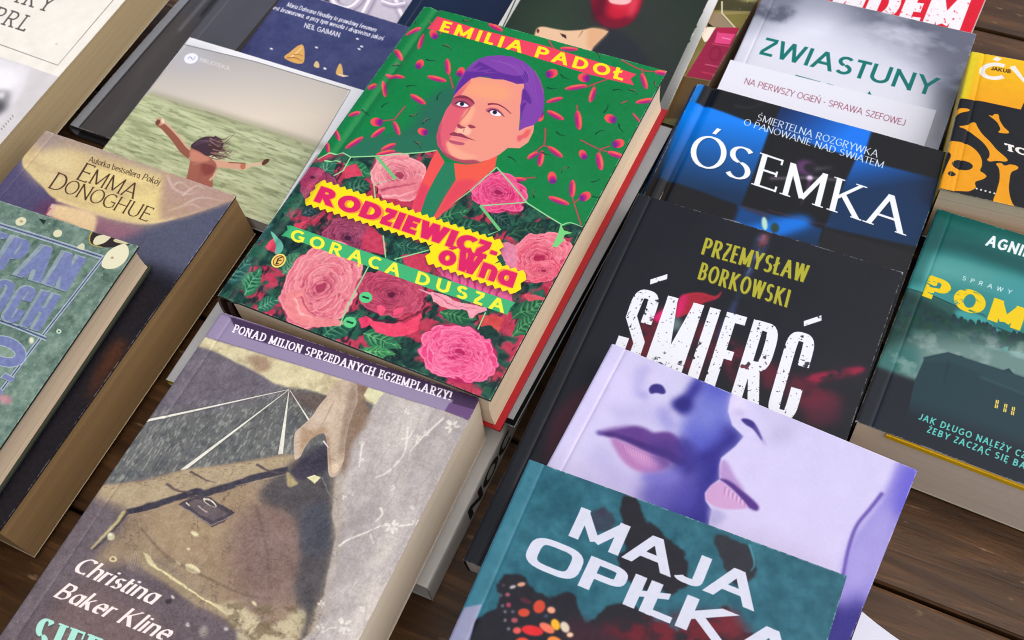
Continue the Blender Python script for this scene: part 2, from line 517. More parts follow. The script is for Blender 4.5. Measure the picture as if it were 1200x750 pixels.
def new_mat(name, rough=.5, spec=.5):
    m = bpy.data.materials.new(name); m.use_nodes = True
    b = m.node_tree.nodes['Principled BSDF']
    b.inputs['Roughness'].default_value = rough; b.inputs['Specular IOR Level'].default_value = spec
    return m, m.node_tree, b


def add_bump(t, b, scale, dist, strength=.3, detail=3, vec=None):
    n = t.nodes.new('ShaderNodeTexNoise'); n.inputs['Scale'].default_value = scale; n.inputs['Detail'].default_value = detail
    if vec is None:
        tc = t.nodes.new('ShaderNodeTexCoord'); vec = tc.outputs['Object']
    t.links.new(vec, n.inputs['Vector'])
    u = t.nodes.new('ShaderNodeBump'); u.inputs['Strength'].default_value = strength; u.inputs['Distance'].default_value = dist
    t.links.new(n.outputs['Fac'], u.inputs['Height']); t.links.new(u.outputs['Normal'], b.inputs['Normal'])
    return n


def mat_art(name, img, rough=.38, spec=.28):
    m, t, b = new_mat(name, rough, spec)
    i = t.nodes.new('ShaderNodeTexImage'); i.image = img; i.interpolation = 'Linear'; i.extension = 'EXTEND'
    t.links.new(i.outputs['Color'], b.inputs['Base Color'])
    n = add_bump(t, b, 260, .0001, .18)
    # handling marks: the lamination is not evenly glossy
    r = t.nodes.new('ShaderNodeTexNoise'); r.inputs['Scale'].default_value = 38; r.inputs['Detail'].default_value = 5
    tc = t.nodes.new('ShaderNodeTexCoord'); t.links.new(tc.outputs['Object'], r.inputs['Vector'])
    mr = t.nodes.new('ShaderNodeMapRange'); mr.inputs['To Min'].default_value = max(.05, rough-.16); mr.inputs['To Max'].default_value = rough+.16
    t.links.new(r.outputs['Fac'], mr.inputs['Value']); t.links.new(mr.outputs[0], b.inputs['Roughness'])
    return m


_plain = {}


def mat_plain(col, rough=.5, spec=.5, noise=.12):
    k = (tuple(col), rough, spec)
    if k in _plain: return _plain[k]
    m, t, b = new_mat('card', rough, spec)
    n = add_bump(t, b, 300, .0001, .2)
    mx = t.nodes.new('ShaderNodeMix'); mx.data_type = 'RGBA'
    a = lin(col); mx.inputs['A'].default_value = a; mx.inputs['B'].default_value = tuple(v*(1-noise*2.5) for v in a[:3])+(1,)
    n2 = t.nodes.new('ShaderNodeTexNoise'); n2.inputs['Scale'].default_value = 55; n2.inputs['Detail'].default_value = 6
    tc = t.nodes.new('ShaderNodeTexCoord'); t.links.new(tc.outputs['Object'], n2.inputs['Vector'])
    t.links.new(n2.outputs['Fac'], mx.inputs['Factor']); t.links.new(mx.outputs['Result'], b.inputs['Base Color'])
    _plain[k] = m
    return m


def mat_pages(col, dark=.92):
    k = ('pages', tuple(col), dark)
    if k in _plain: return _plain[k]
    m, t, b = new_mat('paper_edges', .85, .2)
    tc = t.nodes.new('ShaderNodeTexCoord')
    mp = t.nodes.new('ShaderNodeMapping'); mp.inputs['Scale'].default_value = (9, 9, 5200); t.links.new(tc.outputs['Object'], mp.inputs['Vector'])
    n = t.nodes.new('ShaderNodeTexNoise'); n.inputs['Scale'].default_value = 1; n.inputs['Detail'].default_value = 2
    t.links.new(mp.outputs[0], n.inputs['Vector'])
    mp2 = t.nodes.new('ShaderNodeMapping'); mp2.inputs['Scale'].default_value = (10, 10, 1300); t.links.new(tc.outputs['Object'], mp2.inputs['Vector'])
    n2 = t.nodes.new('ShaderNodeTexNoise'); n2.inputs['Scale'].default_value = 1; n2.inputs['Detail'].default_value = 4
    t.links.new(mp2.outputs[0], n2.inputs['Vector'])
    ad = t.nodes.new('ShaderNodeMath'); ad.operation = 'MULTIPLY_ADD'; ad.inputs[1].default_value = .45
    t.links.new(n2.outputs['Fac'], ad.inputs[0]); t.links.new(n.outputs['Fac'], ad.inputs[2])
    cr = t.nodes.new('ShaderNodeValToRGB'); a = lin(col)
    cr.color_ramp.elements[0].position = .50; cr.color_ramp.elements[0].color = tuple(v*dark for v in a[:3])+(1,)
    cr.color_ramp.elements[1].position = 1.0; cr.color_ramp.elements[1].color = a
    t.links.new(ad.outputs[0], cr.inputs[0]); t.links.new(cr.outputs[0], b.inputs['Base Color'])
    u = t.nodes.new('ShaderNodeBump'); u.inputs['Strength'].default_value = .2; u.inputs['Distance'].default_value = .0002
    t.links.new(n.outputs['Fac'], u.inputs['Height']); t.links.new(u.outputs[0], b.inputs['Normal'])
    wv = t.nodes.new('ShaderNodeTexNoise'); wv.inputs['Scale'].default_value = 18; wv.inputs['Detail'].default_value = 2; t.links.new(tc.outputs['Object'], wv.inputs['Vector'])
    av = t.nodes.new('ShaderNodeVectorMath'); av.operation = 'MULTIPLY_ADD'; av.inputs[1].default_value = (0, 0, .0009)
    t.links.new(wv.outputs['Color'], av.inputs[0]); t.links.new(tc.outputs['Object'], av.inputs[2])
    for mm_ in (mp, mp2):
        for l in list(mm_.inputs['Vector'].links): t.links.remove(l)
        t.links.new(av.outputs[0], mm_.inputs['Vector'])
    n3 = t.nodes.new('ShaderNodeTexNoise'); n3.inputs['Scale'].default_value = 1; n3.inputs['Detail'].default_value = 1
    mp3 = t.nodes.new('ShaderNodeMapping'); mp3.inputs['Scale'].default_value = (7, 7, 2000); t.links.new(av.outputs[0], mp3.inputs['Vector']); t.links.new(mp3.outputs[0], n3.inputs['Vector'])
    gp = t.nodes.new('ShaderNodeMapRange'); gp.inputs['From Min'].default_value = .66; gp.inputs['From Max'].default_value = .74; gp.inputs['To Max'].default_value = .26; t.links.new(n3.outputs['Fac'], gp.inputs['Value'])
    mx = t.nodes.new('ShaderNodeMix'); mx.data_type = 'RGBA'; mx.inputs['B'].default_value = tuple(v*.35 for v in a[:3])+(1,)
    t.links.new(gp.outputs[0], mx.inputs['Factor']); t.links.new(cr.outputs[0], mx.inputs['A']); t.links.new(mx.outputs['Result'], b.inputs['Base Color'])
    _plain[k] = m
    return m


# ------------------------------------------------------------------ meshes
def mesh_obj(name, V, F, mats, parent=None, fm=None, uv=None, smooth=False):
    me = bpy.data.meshes.new(name); me.from_pydata([tuple(v) for v in V], [], F)
    for m in mats: me.materials.append(m)
    if fm is not None: me.polygons.foreach_set('material_index', fm)
    if uv is not None:
        l = me.uv_layers.new(name='UVMap')
        for lo in me.loops: l.data[lo.index].uv = uv[lo.vertex_index]
    if smooth: me.polygons.foreach_set('use_smooth', [True]*len(me.polygons))
    me.update()
    o = bpy.data.objects.new(name, me); C.objects.link(o)
    if parent: o.parent = parent
    return o


def board(name, us, vs, top, thick, mats, parent, uvfn=None):
    """a sheet over the grid us x vs; top(u,v) is its upper surface"""
    nu, nv = len(us), len(vs)
    V, UVc, F, fm = [], [], [], []
    for lay in (0, 1):
        for v in vs:
            for u in us:
                V.append((u, v, top(u, v)-(thick if lay else 0)))
                UVc.append(uvfn(u, v) if uvfn else (0, 0))
    N = nu*nv

    def q(l, i, j): return l*N+j*nu+i
    for j in range(nv-1):
        for i in range(nu-1):
            F.append((q(0, i, j), q(0, i+1, j), q(0, i+1, j+1), q(0, i, j+1))); fm.append(0)
            F.append((q(1, i, j+1), q(1, i+1, j+1), q(1, i+1, j), q(1, i, j))); fm.append(1)
    for i in range(nu-1):
        F.append((q(1, i, 0), q(1, i+1, 0), q(0, i+1, 0), q(0, i, 0))); fm.append(1)
        F.append((q(0, i, nv-1), q(0, i+1, nv-1), q(1, i+1, nv-1), q(1, i, nv-1))); fm.append(1)
    for j in range(nv-1):
        F.append((q(0, 0, j), q(0, 0, j+1), q(1, 0, j+1), q(1, 0, j))); fm.append(2 if len(mats) > 2 else 1)
        F.append((q(1, nu-1, j), q(1, nu-1, j+1), q(0, nu-1, j+1), q(0, nu-1, j))); fm.append(1)
    return mesh_obj(name, V, F, mats, parent, fm, UVc, smooth=False)


def shade_top(o, ang=.6):
    me = o.data
    up = [p.material_index == 0 for p in me.polygons]
    me.polygons.foreach_set('use_smooth', up)
    cnt = {}
    for p in me.polygons:
        if up[p.index]:
            for k in p.edge_keys: cnt[k] = cnt.get(k, 0)+1
    for e in me.edges:
        if cnt.get(e.key, 0) == 1: e.use_edge_sharp = True


def pages(parent, x0, x1, y0, y1, z0, z1, mat, seed, hollow=0., jit=.0002, name='page_block'):
    """paper block: a stack of slightly uneven outlines"""
    rng = np.random.default_rng(seed)
    n = max(6, int((z1-z0)/.0011)); V, F = [], []
    per = []
    for x in np.linspace(x0, x1, 9)[:-1]: per.append((x, y0))
    for y in np.linspace(y0, y1, 13)[:-1]: per.append((x1, y))
    for x in np.linspace(x1, x0, 9)[:-1]: per.append((x, y1))
    for y in np.linspace(y1, y0, 13)[:-1]: per.append((x0, y))
    m = len(per); cx, cy = (x0+x1)/2, (y0+y1)/2
    wob = 0
    for k in range(n+1):
        t = k/n; wob = .7*wob+rng.normal(0, jit)
        bow = hollow*(1-(2*t-1)**2)
        for x, y in per:
            dx = (-bow-abs(wob)) if x > cx+.3*(x1-x0)/2 and abs(x-x1) < 1e-6 else 0
            dy = abs(wob)*.6*(1 if y < cy else -1) if abs(y-y0) < 1e-6 or abs(y-y1) < 1e-6 else 0
            V.append((x+dx, y+dy, z0+(z1-z0)*t))
    for k in range(n):
        for i in range(m):
            j = (i+1) % m
            F.append((k*m+i, k*m+j, (k+1)*m+j, (k+1)*m+i))
    F.append(tuple(range(m))[::-1]); F.append(tuple(n*m+i for i in range(m)))
    return mesh_obj(name, V, F, [mat], parent)


def root(key, name, label, cat, group, W, H, T, flip=False):
    o, ux, uy, uz = axes_of(POSE[key][2])
    b = o+ux*W/2-uy*H/2-uz*T
    e = bpy.data.objects.new(name, None); C.objects.link(e)
    e.empty_display_size = .02
    e.matrix_world = Matrix(((ux[0], uy[0], uz[0], b[0]), (ux[1], uy[1], uz[1], b[1]), (ux[2], uy[2], uz[2], b[2]), (0, 0, 0, 1)))
    e['label'] = label; e['category'] = cat
    if group: e['group'] = group
    return e


GROUP = 'books laid out flat on the wooden table'


def paperback(key, label, T, art, pg=(214, 204, 190), back=(210, 210, 210), spine=(200, 200, 200), edge=(225, 222, 218), rough=.38,
              bow=.0006, curl=(.0006, .0010), crease=True, seed=1, tc=.00038, spec=.28, name='paperback_book', spine_mat=None):
    W, H, _ = POSE[key]
    r = root(key, name, label, 'book', GROUP, W, H, T)
    r1 = .0013
    us = [0, .0002, .0005, .0009, .0013, .0025, .0045, .0058, .0063, .0067, .0070, .0073, .0077, .0083, .010]
    us += list(np.linspace(.016, W, 16)); us = np.array(us)-W/2
    vs = np.linspace(-H/2, H/2, 25)
    ph = seed*1.7

    def top(u, v):
        a = u+W/2
        z = T
        if a < r1: z -= r1-math.sqrt(max(0, r1*r1-(r1-a)**2))
        if crease: z -= .00032*math.exp(-((a-.007)/.0006)**2)
        s = max(0, (a-.01)/(W-.01)); t = v/H+.5
        z += bow*math.sin(math.pi*s)*.6+(curl[0]*t**3+curl[1]*(1-t)**3)*s**2.2
        z += .00020*math.sin(u*62+ph)*math.sin(v*48+ph*2)+.00010*math.sin(u*31-v*44+ph)
        return z
    am = art if isinstance(art, bpy.types.Material) else mat_art('printed_cover', art, rough, spec)
    em = mat_plain(edge, .6)
    o = board('front_cover', us, vs, top, tc, [am, em], r, lambda u, v: (u/W+.5, v/H+.5)); shade_top(o)
    i = .0004
    pages(r, -W/2+.0009, W/2-i, -H/2+i, H/2-i, .0005, T-tc-.0002, mat_pages(pg), seed, jit=.00005)
    bm = mat_plain(back, .45)
    board('back_cover', np.linspace(-W/2+.0004, W/2, 4), np.linspace(-H/2, H/2, 5), lambda u, v: .00045, .00040, [bm, em], r)
    V = []; n = 7
    for y in np.linspace(-H/2, H/2, 9):
        for k in range(n): V.append((-W/2+(.0000 if 0 < k < n-1 else .0004), y, .0005+(T-.0018)*k/(n-1)))
        for k in range(n): V.append((-W/2+.0008, y, .0005+(T-.0018)*k/(n-1)))
    F = []
    for j in range(8):
        for k in range(n-1):
            a = j*2*n+k; b = (j+1)*2*n+k
            F.append((a, a+1, b+1, b)); F.append((b+n, b+n+1, a+n+1, a+n))
    mesh_obj('spine', V, F, [spine_mat or mat_plain(spine, .4)], r)
    return r


def hardcover(key, label, T, art, pg=(205, 190, 165), back=(180, 20, 35), spine=(90, 60, 50), edge=(90, 70, 60), rough=.3, tc=.0024,
              inset=.003, seed=3, bdx=0., name='hardcover_book', lift=.0, band_col=(60, 35, 28), joint=True, head=True, back_edge=None):
    W, H, _ = POSE[key]
    r = root(key, name, label, 'book', GROUP, W, H, T)
    us = [0, .0015, .003, .0045, .006, .007, .0078, .0086, .0094, .0103, .0115, .013, .015] + list(np.linspace(.022, W, 14))
    us = np.array(us)-W/2; vs = np.linspace(-H/2, H/2, 21)

    def top(u, v):
        a = u+W/2
        z = T
        if joint:
            z -= .0013*math.exp(-((a-.0085)/.0019)**2)
            if a < .006: z -= .0010*((.006-a)/.006)**2
        s = a/W
        z += lift*s**2+.00016*math.sin(u*55+seed)*math.sin(v*42+seed)
        return z
    am = art if isinstance(art, bpy.types.Material) else mat_art('printed_cover', art, rough)
    em = mat_plain(edge, .5)
    o = board('front_cover', us, vs, top, tc, [am, em], r, lambda u, v: (u/W+.5, v/H+.5)); shade_top(o)
    bm = mat_plain(back, .4)
    board('back_cover', np.linspace(-W/2, W/2+bdx, 4), np.linspace(-H/2, H/2, 5), lambda u, v: tc, tc, [bm, bm if back_edge is None else mat_plain(back_edge, .4)], r)
    pages(r, -W/2+.006, W/2-inset, -H/2+inset, H/2-inset, tc+.0001, T-tc-.0001, mat_pages(pg), seed, hollow=.0012, jit=.00005)
    # rounded spine with its hollow showing at head and tail
    n = 9; V, F = [], []
    for y in np.linspace(-H/2, H/2, 9):
        for rad in (0, .0016):
            for k in range(n):
                a = math.pi*(k/(n-1)-.5)
                V.append((-W/2+.0015-(.0045-rad)*math.cos(a)+(0 if rad == 0 else 0), y, T/2+(T/2-.0012-rad)*math.sin(a)))
    for j in range(8):
        for k in range(n-1):
            a = j*2*n+k; b = (j+1)*2*n+k
            F.append((a, a+1, b+1, b)); F.append((b+n, b+n+1, a+n+1, a+n))
    for j in (0, 8):
        for k in range(n-1):
            a = j*2*n+k; F.append((a, a+n, a+n+1, a+1))
    mesh_obj('spine', V, F, [mat_plain(spine, .4)], r, smooth=False)
    if head:
        for sy in (-1, 1):
            V, F = [], []
            for k in range(9):
                t = k/8; z = tc+.001+(T-2*tc-.002)*t
                for q in range(6):
                    a = q*math.pi/3
                    V.append((-W/2+.0052-.002*math.sin(math.pi*t)+.0011*math.cos(a), sy*(H/2-inset+.0008)+.0011*math.sin(a), z))
            for k in range(8):
                for q in range(6): F.append((k*6+q, k*6+(q+1) % 6, (k+1)*6+(q+1) % 6, (k+1)*6+q))
            mesh_obj('headband', V, F, [mat_plain(band_col, .7)], r, smooth=True)
    return r


# ================================================================== the covers
def zigzag(poly, step, amp):
    """pinking-shear edge round a polygon in canvas pixels"""
    p = np.asarray(poly, float); o = []; n = len(p)
    for i in range(n):
        a, b = p[i], p[(i+1) % n]; L = np.hypot(*(b-a)); k = max(1, int(L/step)); d = (b-a)/L; nn = np.array([d[1], -d[0]])
        for j in range(k):
            o.append(a+(b-a)*j/k); o.append(a+(b-a)*(j+.5)/k+nn*amp)
    return np.array(o)


def rose(A, c, rx, ry, cols, seed, rot=0, n=5, turns=9):
    """a painted rose: rings of overlapping petals from the outside in; cols = (mid, dark, light)"""
    rng = np.random.default_rng(seed)
    mid, dk, lt = [np.array(x, float) for x in cols]
    A.ell(c, rx*.98, ry*.98, dk, rot, bl=.8)
    r_ = math.radians(rot)

    def pt(a, k):
        x, y = rx*k*math.cos(a), ry*k*math.sin(a)
        return (c[0]+x*math.cos(r_)-y*math.sin(r_), c[1]+x*math.sin(r_)+y*math.cos(r_))
    for ring in range(turns):
        k = 1-ring/turns*.93
        m = max(3, int(round(n+2-ring*.35)))
        off = rng.random()*6.28
        for j in range(m):
            a0 = off+j*6.283/m+rng.normal(0, .12); wd = 6.283/m*(.62+.2*rng.random())
            outer = [pt(a0+wd*t, k*(1.0+.06*math.sin(3*t+j)-.10*t*t)) for t in np.linspace(-1, 1, 9)]
            inner = [pt(a0+wd*t, k*(.62+.22*t*t)) for t in np.linspace(1, -1, 9)]
            base = mid+(lt-mid)*rng.random()*.55+(dk-mid)*(.35*rng.random()*(ring/turns))
            A.poly(outer+inner, base, True)
            A.line([pt(a0+wd*t, k*(.70+.18*t*t)) for t in np.linspace(-.95, .95, 9)], max(.8, rx*.07*k), dk*.8+mid*.2, rx*.02, bl=.5, alpha=.75)
            A.line([pt(a0+wd*t, k*(.965+.06*math.sin(3*t+j)-.10*t*t)) for t in np.linspace(-.9, .9, 9)], max(.7, rx*.045*k), lt, .4, bl=.25, alpha=.8)
            for _ in range(3):
                t = rng.uniform(-.8, .8); A.line([pt(a0+wd*t, k*.95), pt(a0+wd*t*.9, k*.74)], .6, mid*.6+dk*.4, .2, alpha=.45)
    A.ell(c, rx*.07, ry*.07, dk, bl=.4)


def leaf(A, a, b, w, col, vein, seed=0):
    a, b = np.array(a, float), np.array(b, float); d = b-a; n = np.array([-d[1], d[0]])/np.hypot(*d)
    L = [a+d*t+n*w*math.sin(math.pi*t**.8)*(1+.06*math.sin(t*40)) for t in np.linspace(0, 1, 13)]
    R = [a+d*t-n*w*math.sin(math.pi*t**.8)*(1+.06*math.sin(t*40+1)) for t in np.linspace(1, 0, 13)]
    A.poly([tuple(p) for p in L+R], col)
    dk = np.array(col)*.55
    for k in range(1, 7):
        t = k/7.5
        for s in (-1, 1):
            if (k*7+int(a[0])) % 5 == 0: continue
            p = a+d*t; q = a+d*min(1, t+.16)+s*n*w*math.sin(math.pi*min(1, t+.1)**.8)*.85
            A.line([tuple(p), tuple(q)], 2.2, vein, .6, alpha=.75, bl=.4)
            A.line([tuple(p+d*.05), tuple(q+d*.05)], 1.6, dk, .4, alpha=.6, bl=.4)
    A.line([tuple(a), tuple(b)], 1.2, vein, .5, alpha=.9)


def art_green():
    A = Art('green', (14, 128, 64), ppm=6)
    A.noise(30, .025, 1); A.noise(1.2, .02, 2)
    A.poly([(405, 178), (440, 166), (478, 150), (491, 128), (505, 113), (535, 98), (545, 140), (512, 180)], (38, 106, 82), True, bl=5)
    A.poly([(395, 182), (430, 160), (470, 160), (512, 160), (512, 182), (440, 186)], (40, 112, 84), True, bl=3)
    CO, MA, PU, ST = (238, 84, 82), (196, 26, 112), (112, 34, 140), (176, 78, 78)

    def pod(x, y, L, w, ang, half=MA, flip=1):
        w = w*.76; L = L*1.04
        a = math.radians(ang); dx, dy = math.cos(a), math.sin(a)
        A.ell((x, y), L/2+1.1, w/2+1.1, (90, 110, 80), ang, bl=.8, alpha=.55)
        A.ell((x, y), L/2, w/2, CO, ang)
        A.ell((x-dy*flip*w*.22, y+dx*flip*w*.22), L/2*.9, w/2*.55, half, ang, bl=.7, alpha=.95)
        A.ell((x-dy*flip*w*.40, y+dx*flip*w*.40), L/2*.6, w/2*.28, PU, ang, bl=.6, alpha=.6)
        A.ell((x+dy*flip*w*.25, y-dx*flip*w*.25), L/2*.6, w/2*.22, (250, 120, 90), ang, bl=.6, alpha=.8)

    def berry(x, y, r, ang):
        r = r*.86
        A.ell((x, y), r*1.35, r, CO, ang); a = math.radians(ang)
        A.ell((x+math.cos(a)*r*.55, y+math.sin(a)*r*.55), r*.85, r*.85, MA, ang, bl=.8)
        A.ell((x+math.cos(a)*r*.9, y+math.sin(a)*r*.9), r*.5, r*.75, PU, ang, bl=.6)

    def stem(p, w=1.6):
        A.line(p, w+1, (70, 90, 60), smooth=True, bl=.5, alpha=.5); A.line(p, w, ST, smooth=True)
    for p in ([(527, 88), (531, 103)], [(462, 140), (475, 124)], [(445, 142), (462, 140)], [(714, 92), (697, 98), (685, 103)], [(697, 98), (694, 105)],
              [(728, 70), (752, 82), (770, 84)], [(752, 80), (755, 90)], [(639, 150), (639, 162), (637, 172)], [(627, 178), (638, 171), (648, 177)],
              [(680, 164), (703, 175), (722, 180)], [(703, 175), (715, 171)], [(703, 175), (703, 182)], [(671, 232), (676, 248), (681, 264)], [(673, 238), (684, 228)],
              [(643, 47), (648, 55), (656, 62)], [(519, 33), (516, 40)], [(676, 123), (677, 132)], [(728, 121), (735, 118)], [(612, 209), (628, 208)]):
        stem(p)
    for q in ((463, 89, 22, 6, 8), (450, 104, 19, 7, 82, MA, -1), (525, 78, 18, 8, 84), (512, 92, 22, 7, 14), (490, 116, 20, 8, 32), (443, 155, 19, 7, -35), (465, 150, 17, 7, 68),
              (493, 48, 19, 7, -74), (484, 36, 19, 6, -25), (467, 63, 14, 8, 55), (455, 172, 18, 7, -24), (415, 167, 24, 7, -32), (452, 179, 22, 7, -12), (436, 101, 11, 8, -22),
              (415, 133, 14, 6, -15), (395, 157, 16, 6, 68), (684, 92, 0, 0, 0), (675, 102, 25, 7, -9), (694, 111, 18, 8, -72), (755, 95, 19, 8, 72), (775, 85, 15, 7, 8),
              (650, 117, 19, 6, -16), (651, 135, 21, 8, 28), (678, 141, 22, 10, 84), (757, 118, 24, 7, -9), (634, 186, 18, 9, 100), (651, 178, 20, 8, 36), (722, 181, 20, 8, 18),
              (703, 189, 20, 10, 80), (671, 221, 20, 9, 92), (655, 235, 25, 8, 20), (608, 210, 17, 6, 3), (581, 32, 18, 7, 26), (667, 57, 20, 6, 4), (624, 182, 14, 7, -32), (596, 22, 0, 0, 0),
              (577, 28, 0, 0, 0), (372, 190, 14, 6, 75), (384, 172, 14, 6, 80), (746, 138, 14, 3, 50)):
        if q[2]: pod(*q)
    for q in ((492, 75, 5, 125), (508, 40, 5, 60), (495, 154, 5, 20), (647, 86, 6, 165), (684, 91, 6, 12), (633, 137, 5, -80), (715, 139, 6, 22), (725, 168, 6, 165), (683, 181, 5, 60),
              (686, 230, 6, 150), (647, 208, 6, 80), (540, 84, 5, 120), (441, 143, 6, 5)):
        berry(*q)
    rng = np.random.default_rng(4)
    for x, y, a in ((466, 76, -8), (482, 101, -6), (452, 123, -28), (485, 134, -20), (500, 142, -30), (515, 112, -60), (505, 70, 5), (524, 56, 30), (428, 132, 40), (647, 103, 4), (724, 106, 2),
                    (657, 157, 25), (703, 155, -25), (710, 127, -65), (698, 211, -25), (627, 226, -80), (700, 64, 60), (560, 12, -5), (548, 24, 0), (484, 22, 60), (662, 90, 30), (600, 187, 35),
                    (489, 170, 50), (590, 84, 0), (640, 180, 20), (662, 200, 140), (700, 230, 0), (728, 150, 60), (742, 108, 30), (770, 100, 60)):
        r = math.radians(a); dx, dy = 6*math.cos(r), 6*math.sin(r); k = rng.choice([-1, 1])*2
        A.line([(x-dx, y-dy), (x+k*dy/6, y-k*dx/6+k*.4), (x+dx, y+dy)], 1.8, (14, 66, 44), .5, True)
        if rng.random() < .6: A.line([(x-dx*.7, y-dy*.7-1), (x+k*dy/6, y-k*dx/6-1), (x+dx*.6, y+dy*.6-1)], 1., (150, 96, 80), .4, True)
    # name band
    A.poly([(502, 21), (506, 27), (512, 19), (560, 34), (640, 54), (700, 72), (746, 87), (739, 92), (743, 100), (690, 87), (600, 59), (540, 43), (500, 33), (505, 28)], (238, 66, 92))
    A.text('EMILIA PADOŁ', (514.5, 36.3), (729, 94.5), (520, 24), BOLD | dict(track=.34, space=.55), (252, 232, 22))
    # ---------------- the garment below: dark leaves and roses
    J = [(340, 205), (372, 184), (387, 179), (402, 179), (411, 184), (445, 183), (512, 176), (520, 200), (560, 225), (582, 196), (620, 239), (660, 265), (672, 262), (690, 266),
         (600, 480), (240, 350)]
    m = A.mask(J)
    n = fbm(A.h, A.w, 9*A.ppm, 71, 4); n2 = fbm(A.h, A.w, 5*A.ppm, 72, 4); n3 = fbm(A.h, A.w, 2*A.ppm, 75, 3, 1, 3)
    A.tint(m, (26, 58, 52))
    A.tint(m*np.clip((n2-.42)*6, 0, 1), (44, 104, 78), .75)
    A.tint(m*np.clip((n-.49)*9, 0, 1), (206, 54, 84), .9)
    A.tint(m*np.clip((n3-.6)*8, 0, 1), (14, 30, 34), .7)
    for a, b, w, c, v in (((262, 330), (295, 300), 13, (44, 92, 88), (96, 164, 130)), ((285, 345), (306, 312), 11, (46, 120, 82), (120, 196, 150)), ((290, 283), (320, 262), 9, (38, 84, 82), (84, 140, 130)),
                          ((300, 362), (330, 350), 9, (44, 104, 84), (110, 180, 140)), ((375, 395), (425, 368), 13, (34, 92, 72), (90, 160, 116)), ((425, 392), (470, 408), 12, (40, 110, 74), (110, 190, 120)),
                          ((420, 412), (465, 415), 8, (60, 140, 84), (120, 200, 130)), ((462, 285), (500, 292), 11, (30, 78, 66), (76, 140, 110)), ((446, 318), (492, 296), 13, (32, 84, 70), (80, 140, 110)),
                          ((512, 256), (552, 246), 11, (34, 92, 66), (84, 160, 104)), ((520, 268), (572, 262), 10, (28, 74, 58), (70, 140, 100)), ((405, 192), (438, 206), 9, (40, 118, 76), (96, 176, 120)),
                          ((398, 228), (436, 214), 10, (30, 84, 64), (90, 140, 112)), ((372, 205), (398, 186), 9, (40, 110, 82), (120, 190, 150)), ((598, 372), (645, 352), 10, (36, 96, 64), (90, 164, 104)),
                          ((600, 392), (632, 366), 9, (40, 104, 66), (96, 172, 110)), ((515, 366), (560, 374), 9, (36, 100, 66), (90, 160, 100)), ((575, 246), (600, 268), 8, (26, 56, 52), (60, 110, 90)),
                          ((596, 275), (640, 262), 10, (24, 60, 50), (56, 110, 80)), ((640, 270), (672, 276), 8, (24, 60, 48), (60, 120, 84)), ((352, 250), (384, 238), 8, (30, 62, 62), (80, 110, 110)),
                          ((330, 320), (352, 296), 10, (60, 120, 88), (110, 170, 130)), ((610, 345), (618, 330), 8, (20, 40, 40), (50, 80, 70))):
        leaf(A, a, b, w, c, v)
    for q in ([(345, 262), (362, 256), (352, 275)], [(312, 290), (322, 276), (326, 300)], [(404, 196), (420, 192), (424, 205), (405, 210)], [(520, 240), (534, 240), (512, 256)]):
        A.poly(q, (214, 66, 92))
    rose(A, (376, 222), 24, 22, ((128, 48, 78), (66, 26, 52), (176, 80, 110)), 11, 30)
    rose(A, (366, 208), 16, 14, ((150, 40, 80), (80, 24, 52), (200, 80, 120)), 12)
    rose(A, (408, 279), 31, 24, ((134, 48, 80), (62, 24, 50), (190, 92, 122)), 13, 20, 5, 8)
    A.poly([(430, 262), (450, 276), (452, 300), (425, 290)], (196, 60, 88))
    A.poly([(470, 300), (500, 296), (503, 318), (480, 312)], (200, 58, 86))
    rose(A, (468, 206), 35, 27, ((226, 120, 136), (166, 58, 86), (250, 186, 180)), 14, 20, 4, 7)
    A.poly([(442, 222), (470, 212), (496, 206), (492, 224), (478, 231), (450, 232)], (228, 128, 138), True)
    A.line([(444, 224), (470, 219), (492, 212)], 3, (180, 70, 96), .6, True, bl=.6); A.line([(446, 230), (470, 228), (488, 222)], 2, (250, 190, 190), .6, True, bl=.5)
    rose(A, (584, 226), 34, 24, ((222, 48, 110), (146, 22, 74), (250, 130, 168)), 15, 15, 7, 8)
    rose(A, (377, 336), 57, 42, ((224, 112, 130), (168, 58, 88), (246, 172, 170)), 16, -50, 5, 9)
    A.poly([(336, 345), (352, 338), (360, 356), (368, 372), (400, 376), (396, 384), (368, 384), (345, 374), (334, 364)], (236, 138, 140), True)
    A.line([(345, 350), (352, 366), (372, 376)], 2.4, (250, 184, 176), .6, True, bl=.4); A.line([(352, 348), (362, 366), (384, 372)], 2, (186, 74, 100), .6, True, bl=.5)
    rose(A, (458, 344), 42, 27, ((166, 52, 84), (100, 26, 56), (214, 92, 116)), 17, 8, 6, 10)
    A.poly([(432, 372), (446, 378), (462, 380), (480, 376), (494, 368), (488, 386), (466, 394), (444, 391), (434, 384)], (238, 72, 106), True)
    A.poly([(442, 358), (452, 362), (450, 368), (444, 366)], (240, 84, 118), True); A.poly([(462, 364), (474, 360), (472, 367), (464, 369)], (240, 84, 118), True)
    A.line([(433, 371), (450, 377), (468, 377), (494, 366)], 2.4, (84, 24, 48), 1, True, bl=.5)
    A.poly([(420, 375), (430, 370), (432, 382), (424, 385)], (226, 60, 100), True)
    rose(A, (632, 302), 42, 28, ((228, 92, 118), (176, 40, 76), (246, 160, 166)), 18, -20, 4, 6)
    rose(A, (636, 318), 22, 14, ((226, 74, 104), (160, 34, 70), (246, 150, 160)), 19, -10, 5, 8)
    A.poly([(585, 286), (597, 284), (606, 300), (600, 314), (590, 308)], (222, 130, 158), True)
    A.poly([(506, 310), (520, 310), (600, 344), (602, 356), (560, 344), (520, 326)], (226, 96, 146))
    for k in range(9): A.line([(512+k*9, 312+k*3.4), (510+k*9, 322+k*3.6)], 2.5, (180, 44, 100), 1, bl=.5)
